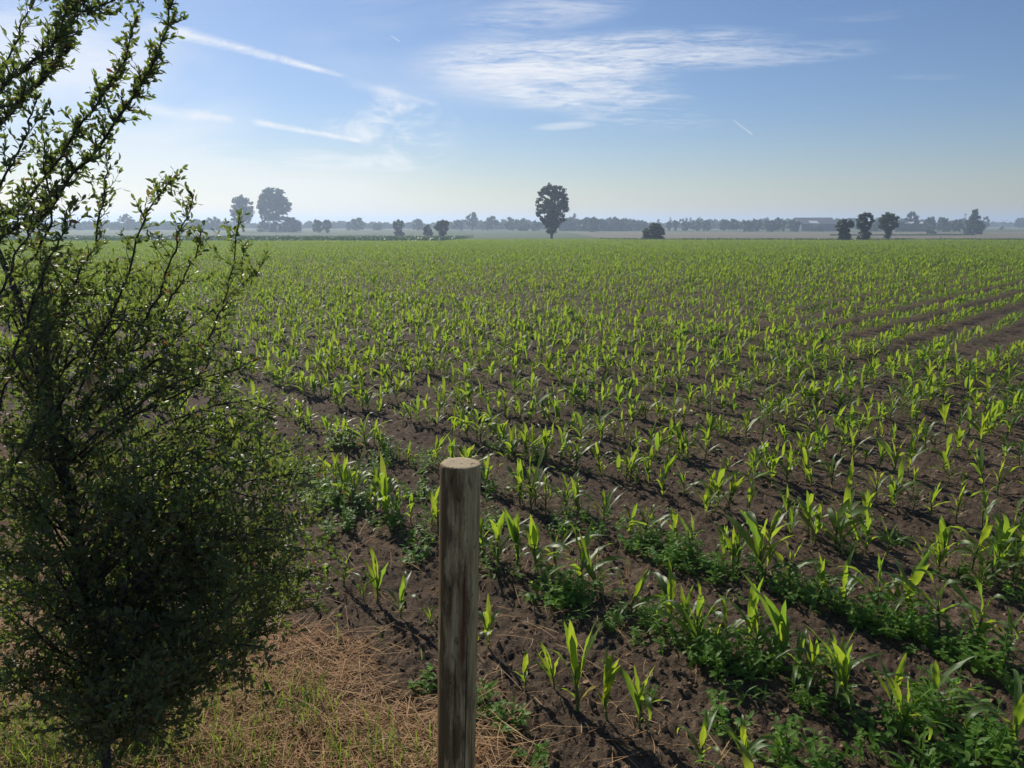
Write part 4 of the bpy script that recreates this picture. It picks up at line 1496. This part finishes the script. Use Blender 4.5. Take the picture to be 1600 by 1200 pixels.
# ------------------------------------------------------------------ barns, poles, banks
def box(b, x0, x1, y0, y1, z0, z1, m=0):
    V_ = [(x, y, z) for z in (z0, z1) for y in (y0, y1) for x in (x0, x1)]
    b.add(V_, [(2, 3, 1, 0), (5, 7, 6, 4), (1, 5, 4, 0), (6, 7, 3, 2), (4, 6, 2, 0), (3, 7, 5, 1)], m=m)


def barn(px0, px1, py_base, eave_px, ridge_px, label, pale, gable_left):
    g0, g1 = ground_at(px0, py_base), ground_at(px1, py_base)
    sc = project(g0)[2] / F
    W, E_, Rg = g1[0] - g0[0], eave_px * sc, ridge_px * sc
    root = empty('farm_barn', (g0[0], g0[1], float(g0[2])))
    tag(root, label, 'barn', 'farm barns behind the hedges')
    dpt = 16.0
    b = MB()
    box(b, 0, W, 0, dpt, -0.3, E_)
    for x in (0, W):     # gable triangles
        b.add([(x, 0, E_), (x, dpt, E_), (x, dpt / 2, Rg)], None, [(0, 1, 2)])
    b.build('wall', [M['barn_wall']], root, smooth=False)
    r = MB()
    o_ = 0.6
    t_ = 0.18
    for s_ in (0, 1):
        ye, yr = (-o_, dpt / 2) if s_ == 0 else (dpt + o_, dpt / 2)
        ze = E_ - o_ * (Rg - E_) / (dpt / 2) + 0.02
        V_ = [(-o_, ye, ze), (W + o_, ye, ze), (W + o_, yr, Rg + 0.02), (-o_, yr, Rg + 0.02)]
        V_ = V_ + [(x, y, z + t_) for x, y, z in V_]
        r.add(V_, [(0, 1, 2, 3), (4, 7, 6, 5), (0, 4, 5, 1), (1, 5, 6, 2), (2, 6, 7, 3), (3, 7, 4, 0)])
    r.build('roof', [M['barn_roof']], root, smooth=False)
    d = MB()
    box(d, W * 0.38, W * 0.52, -0.12, -0.03, 0, E_ * 0.8)
    d.build('door', [M['dark']], root, smooth=False)
    if pale:
        s = MB()
        a0, a1 = pale
        ze, zr = E_ + 0.2, E_ + (Rg - E_) * 0.42 + 0.2
        k0, k1 = 0.04, dpt / 2 * 0.42
        V_ = [(W * a0, k0, ze + 0.06), (W * a1, k0, ze + 0.06), (W * a1, k1, zr + 0.06), (W * a0, k1, zr + 0.06)]
        V_ = V_ + [(x, y, z + 0.05) for x, y, z in V_]
        s.add(V_, [(0, 1, 2, 3), (4, 7, 6, 5), (0, 4, 5, 1), (1, 5, 6, 2), (2, 6, 7, 3), (3, 7, 4, 0)])
        s.build('roof_sheet', [M['barn_pale']], root, smooth=False)


barn(1252, 1307, 361, 11, 20, 'long low hazy barn with a wide roof behind the hedge trees', (0.25, 0.5), True)
barn(1402, 1452, 361.5, 11, 16.5, 'low barn with a pale roof strip under the tallest round tree', (0.42, 0.9), True)


def pole(name, px, pyb, top, r, label, cat, group=None, arm=False):
    g = ground_at(px, pyb)
    sc = project(g)[2] / F
    h = (pyb - top) * sc
    b = MB()
    b.tube([(0, 0, -0.2), (0, 0, h * 0.5), (0.01, 0, h)], [r, r * 0.9, r * 0.75], 8)
    root = empty(name, g)
    tag(root, label, cat, group)
    b.build('pole', [M['old_wood']], root)
    if arm:
        a = MB()
        box(a, -0.7, 0.7, -0.05 - r, 0.05 - r - 0.02, h * 0.93, h * 0.93 + 0.12)
        a.build('crossarm', [M['old_wood']], root, smooth=False)


pole('utility_pole', 1505, 364, 334, 0.13, 'thin tall pole beside the cone-shaped tree', 'pole', 'utility poles on the plain', True)
pole('utility_pole', 1565, 355, 343, 0.14, 'left of two faint poles near the right horizon', 'pole', 'utility poles on the plain', True)
pole('utility_pole', 1571, 355, 344, 0.14, 'right of two faint poles near the right horizon', 'pole', 'utility poles on the plain', True)
pole('fence_stake', 1469, 375, 370, 0.06, 'left of two short stakes in the stubble at the field edge', 'stake', 'stakes at the field edge')
pole('fence_stake', 1481, 375, 370.5, 0.06, 'right of two short stakes in the stubble at the field edge', 'stake', 'stakes at the field edge')


def grass_bank(name, xs, yf, h, size, n, material, label, seed, thick=1.2):
    rng = np.random.default_rng(seed)
    x = rng.uniform(xs[0], xs[1], n)
    y = np.array([yf(v) for v in x]) + rng.normal(0, thick * 0.4, n)
    hh = h * (0.5 + 0.8 * fbm(x * 0.25, y * 0.02, seed, 3))
    z = zbase(x, y) + hh * rng.random(n)
    P = np.stack([x, y, z], 1)
    a = rng.normal(0, 1, (n, 3))
    a[:, 2] = np.abs(a[:, 2]) + 0.4
    a /= np.linalg.norm(a, axis=1, keepdims=True)
    b_ = np.cross(a, rng.normal(0, 1, (n, 3)))
    b_ /= np.linalg.norm(b_, axis=1, keepdims=True)
    s_ = size * rng.uniform(0.5, 1.2, n)
    V_ = np.stack([P - a * s_[:, None], P + b_ * (s_ * 0.4)[:, None], P + a * s_[:, None], P - b_ * (s_ * 0.4)[:, None]], 1).reshape(-1, 3)
    V_[:, 2] = np.maximum(V_[:, 2], np.repeat(zbase(x, y), 4) - 0.02)
    o = mk(name, V_, np.arange(n * 4).reshape(-1, 4), [material], rnd=np.repeat(rng.random(n), 4), smooth=False)
    return tag(o, label, 'grass', kind='stuff')


grass_bank('ditch_bank_grass', (15, 95), lambda x: edge_y(x) + 0.4, 0.30, 0.2, 9000, M['potato'], 'dark rough grass along the ditch at the right field edge', 1)
y_sec = float(ground_at(1450, 368.5)[1])
grass_bank('pasture_ditch_grass', (ground_at(1320, 369)[0], 140), lambda x: y_sec + (x - 60) * 0.12, 0.35, 0.25, 5000, M['potato'], 'dark grass line between the stubble and the far pasture', 2)
# potato rows left of the poplar
pr = np.random.default_rng(55)
pn = 26000
yx = pr.uniform(105, POT_FAR - 1, pn)
xx = pr.uniform(-120, EX[2] - 0.5, pn)
ok = (yx > edge_y(xx) + 1.0) & (np.abs(xx) < yx * 0.75)
rowp = np.abs(((xx * 0.97 + yx * 0.24) / 0.75) % 1 - 0.5)
ok &= (rowp < 0.42)
yy0 = float(ground_at(500, 373.2)[1])
ok &= np.abs(yx - yy0 - (xx + 30) * 0.05) > 2.2
xx, yx = xx[ok], yx[ok]
n = len(xx)
P = np.stack([xx, yx, zbase(xx, yx) + pr.uniform(0.03, 0.42, n)], 1)
a = pr.normal(0, 1, (n, 3))
a /= np.linalg.norm(a, axis=1, keepdims=True)
b_ = np.cross(a, pr.normal(0, 1, (n, 3)))
b_ /= np.linalg.norm(b_, axis=1, keepdims=True)
s_ = pr.uniform(0.12, 0.25, n)[:, None]
mk_o = mk('potato_crop', np.stack([P - a * s_, P + b_ * s_ * 0.6, P + a * s_, P - b_ * s_ * 0.6], 1).reshape(-1, 3), np.arange(n * 4).reshape(-1, 4), [M['potato']], rnd=np.repeat(pr.random(n), 4), smooth=False)
tag(mk_o, 'dark green low crop beyond the left end of the maize', 'crop', kind='stuff')

# ------------------------------------------------------------------ air
hz = MB()
HB = 2750.0
box(hz, -HB, HB, -HB, HB, -3.3, 16.5)
hm, k, out = mat('morning_haze')
pv = k.n('ShaderNodeVolumePrincipled')
pv.inputs['Color'].default_value = (0.62, 0.77, 1.0, 1)
pv.inputs['Density'].default_value = 0.00100
pv.inputs['Anisotropy'].default_value = 0.35
k.l.new(pv.outputs[0], out.inputs['Volume'])
haze = hz.build('haze', [hm], smooth=False)
tag(haze, 'thin pale morning haze lying over the plain', 'haze', kind='stuff')

# ------------------------------------------------------------------ sun and sky
SUN_AZ, SUN_EL = R(-30), R(31)
sd = np.array([math.sin(SUN_AZ) * math.cos(SUN_EL), math.cos(SUN_AZ) * math.cos(SUN_EL), math.sin(SUN_EL)])
sl = bpy.data.lights.new('sun', 'SUN')
sl.energy = 5.0
sl.angle = R(0.53)
sl.color = (1.0, 0.93, 0.82)
so = bpy.data.objects.new('sun', sl)
so.rotation_mode = 'QUATERNION'
so.rotation_quaternion = Vector(sd).to_track_quat('Z', 'Y')
so.location = (0, 0, 30)
COL.objects.link(so)

world = bpy.data.worlds.new('World')
scene.world = world
world.use_nodes = True
wt = world.node_tree
wt.nodes.clear()
k = NT(wt)
wo = k.n('ShaderNodeOutputWorld')
bg = k.n('ShaderNodeBackground')
k.l.new(bg.outputs[0], wo.inputs[0])
bg.inputs['Strength'].default_value = 0.063
sky = k.n('ShaderNodeTexSky', sky_type='NISHITA')
sky.sun_disc = False
sky.sun_elevation = SUN_EL
sky.sun_rotation = SUN_AZ
sky.altitude = 0
sky.air_density = 1.0
sky.dust_density = 0.28
sky.ozone_density = 1.6
tc = k.n('ShaderNodeTexCoord').outputs['Generated']
sx = k.n('ShaderNodeSeparateXYZ')
k.l.new(tc, sx.inputs[0])
X, Y, Z = sx.outputs
yy = k.m('MAXIMUM', Y, 0.08)
A = k.m('DIVIDE', X, yy)          # bearing and height above the plain, ahead of the viewer
B = k.m('DIVIDE', Z, yy)


def sk(px, py):
    d = ray(px, py)
    return d[0] / d[1], d[2] / d[1]


cv = k.n('ShaderNodeCombineXYZ')
k.l.new(A, cv.inputs[0])
k.l.new(B, cv.inputs[1])
vec = cv.outputs[0]
wisp = k.noise(k.mapv(vec, (5.0, 46, 1), (0, 0, R(-3))), 1.0, 7, 0.62, 0.8)
fine = k.noise(k.mapv(vec, (24, 190, 1), (0, 0, R(5))), 1.0, 7, 0.7, 0.7)
puff = k.noise(k.mapv(vec, (16, 26, 1), (0, 0, R(-35))), 1.0, 7, 0.65, 1.2)
broad = k.noise(k.mapv(vec, (2.2, 9, 1), (0, 0, R(-8)), (3, 1, 0)), 1.0, 5, 0.55, 0.5)


def blob(px, py, rx, ry, tilt=0.0, p=1.0):
    """soft ellipse on the sky, tilt in degrees (positive: falling to the right)"""
    a0, b0 = sk(px, py)
    c, s = math.cos(R(tilt)), math.sin(R(tilt))
    da, db = k.m('SUBTRACT', A, a0), k.m('SUBTRACT', B, b0)
    u = k.m('DIVIDE', k.m('SUBTRACT', k.m('MULTIPLY', da, c), k.m('MULTIPLY', db, s)), rx / F)
    v = k.m('DIVIDE', k.m('ADD', k.m('MULTIPLY', da, s), k.m('MULTIPLY', db, c)), ry / F)
    r = k.m('ADD', k.m('MULTIPLY', u, u), k.m('MULTIPLY', v, v))
    return k.m('SUBTRACT', 1.0, k.ss(r, 0.0, 1.0))


def trail(x0, y0, x1, y1, w0, w1, soft0=0.1, soft1=0.05):
    """a vapour trail between two bearings, w0 and w1 its half widths at the ends"""
    a0, b0 = sk(x0, y0)
    a1, b1 = sk(x1, y1)
    L = math.hypot(a1 - a0, b1 - b0)
    ca, sa = (a1 - a0) / L, (b1 - b0) / L
    da, db = k.m('SUBTRACT', A, a0), k.m('SUBTRACT', B, b0)
    u = k.m('DIVIDE', k.m('ADD', k.m('MULTIPLY', da, ca), k.m('MULTIPLY', db, sa)), L)
    d = k.m('ABSOLUTE', k.m('SUBTRACT', k.m('MULTIPLY', db, ca), k.m('MULTIPLY', da, sa)))
    w = k.m('MULTIPLY_ADD', u, (w1 - w0) / F, w0 / F)
    d = k.m('DIVIDE', d, k.m('MAXIMUM', w, 0.0004))
    d = k.m('ADD', d, k.m('MULTIPLY', k.m('SUBTRACT', fine, 0.5), 1.1))
    m_ = k.m('SUBTRACT', 1.0, k.ss(d, 0.0, 1.25))
    m_ = k.m('MULTIPLY', m_, k.m('MULTIPLY_ADD', k.ss(puff, 0.30, 0.62), 0.65, 0.35))
    return k.m('MULTIPLY', m_, k.m('MULTIPLY', k.ss(u, -soft0, soft0), k.m('SUBTRACT', 1.0, k.ss(u, 1 - soft1 * 2, 1.0))))


parts = []


def add(mask, tex, lo, hi, amt):
    t = k.ss(tex, lo, hi) if tex is not None else 1.0
    parts.append(k.m('MULTIPLY', k.m('MULTIPLY', mask, t), amt))


wf = k.m('MULTIPLY_ADD', fine, 0.45, k.m('MULTIPLY', wisp, 0.55))
pf = k.m('MULTIPLY_ADD', fine, 0.3, k.m('MULTIPLY', puff, 0.7))
add(blob(850, 112, 230, 62, 3), wf, 0.34, 0.64, 0.75)
add(blob(960, 82, 290, 36, -4), wf, 0.38, 0.64, 0.68)
add(blob(1180, 88, 230, 20, -4), wf, 0.38, 0.66, 0.42)
add(blob(850, 22, 160, 30, -6), wf, 0.38, 0.68, 0.42)
add(blob(930, 150, 180, 26, 0), wf, 0.42, 0.64, 0.5)
add(blob(1010, 182, 150, 26, 0), wf, 0.44, 0.66, 0.4)
add(blob(882, 197, 58, 7, -3), wf, 0.3, 0.6, 0.45)
add(blob(632, 198, 110, 62, 20), pf, 0.42, 0.74, 0.8)
add(blob(600, 255, 75, 16, 5), pf, 0.36, 0.62, 0.6)
add(blob(500, 250, 90, 18, 6), wf, 0.36, 0.62, 0.45)
add(blob(590, 290, 260, 60, 4), broad, 0.32, 0.66, 0.4)
add(blob(300, 300, 400, 70, 2), broad, 0.30, 0.66, 0.4)
add(blob(700, 60, 330, 110, 8), broad, 0.40, 0.7, 0.3)
add(blob(600, 170, 50, 26, -50), pf, 0.36, 0.66, 0.3)
add(blob(560, 205, 70, 20, 8), pf, 0.36, 0.62, 0.5)
add(blob(100, 120, 330, 150, 14), broad, 0.30, 0.64, 0.62)
add(blob(60, 60, 200, 60, 20), wf, 0.36, 0.62, 0.35)
add(blob(1340, 28, 110, 9, -5), wf, 0.42, 0.7, 0.2)
add(blob(330, 240, 130, 30, 8), wf, 0.4, 0.64, 0.3)
add(blob(1450, 120, 70, 6, 0), wf, 0.42, 0.7, 0.10)
parts.append(k.m('MULTIPLY', trail(255, 44, 550, 122, 11, 3.5, 0.15), 0.75))
parts.append(k.m('MULTIPLY', trail(130, 20, 330, 62, 20, 10, 0.3, 0.3), 0.30))
parts.append(k.m('MULTIPLY', trail(180, 166, 374, 188, 18, 5, 0.4), 0.60))
parts.append(k.m('MULTIPLY', trail(398, 190, 572, 222, 6.0, 4.0, 0.06), 0.80))
parts.append(k.m('MULTIPLY', trail(555, 130, 690, 165, 9, 3.5, 0.2), 0.35))
parts.append(k.m('MULTIPLY', trail(611, 56, 625, 65, 1.2, 1.2, 0.05), 0.7))
parts.append(k.m('MULTIPLY', trail(1146, 188, 1177, 211, 1.0, 2.0, 0.1), 0.35))
inv = None
for p_ in parts:
    q_ = k.m('SUBTRACT', 1.0, p_, clamp=True)
    inv = q_ if inv is None else k.m('MULTIPLY', inv, q_)
cl = k.m('MULTIPLY', k.m('SUBTRACT', 1.0, inv, clamp=True), k.ss(Y, 0.02, 0.25))
col = k.mix(cl, k.mix(1.0, sky.outputs[0], k.mix(k.ss(Z, 0.0, 0.15), (0.96, 0.98, 1.06), (0.80, 0.93, 1.19)), 'MULTIPLY'), (13.2, 13.3, 13.6))
k.l.new(col, bg.inputs[0])

# ------------------------------------------------------------------ render settings
scene.render.engine = 'CYCLES'
scene.view_settings.view_transform = 'Standard'
scene.view_settings.look = 'None'
scene.view_settings.exposure = 0.18
scene.view_settings.gamma = 1.0
scene.view_settings.use_curve_mapping = False
cy = scene.cycles
cy.max_bounces = 8
cy.diffuse_bounces = 5
cy.glossy_bounces = 2
cy.transmission_bounces = 6
cy.transparent_max_bounces = 6
cy.volume_bounces = 1
cy.use_denoising = True
cy.denoiser = 'OPENIMAGEDENOISE'
cy.denoising_input_passes = 'RGB_ALBEDO_NORMAL'
cy.sample_clamp_indirect = 6.0
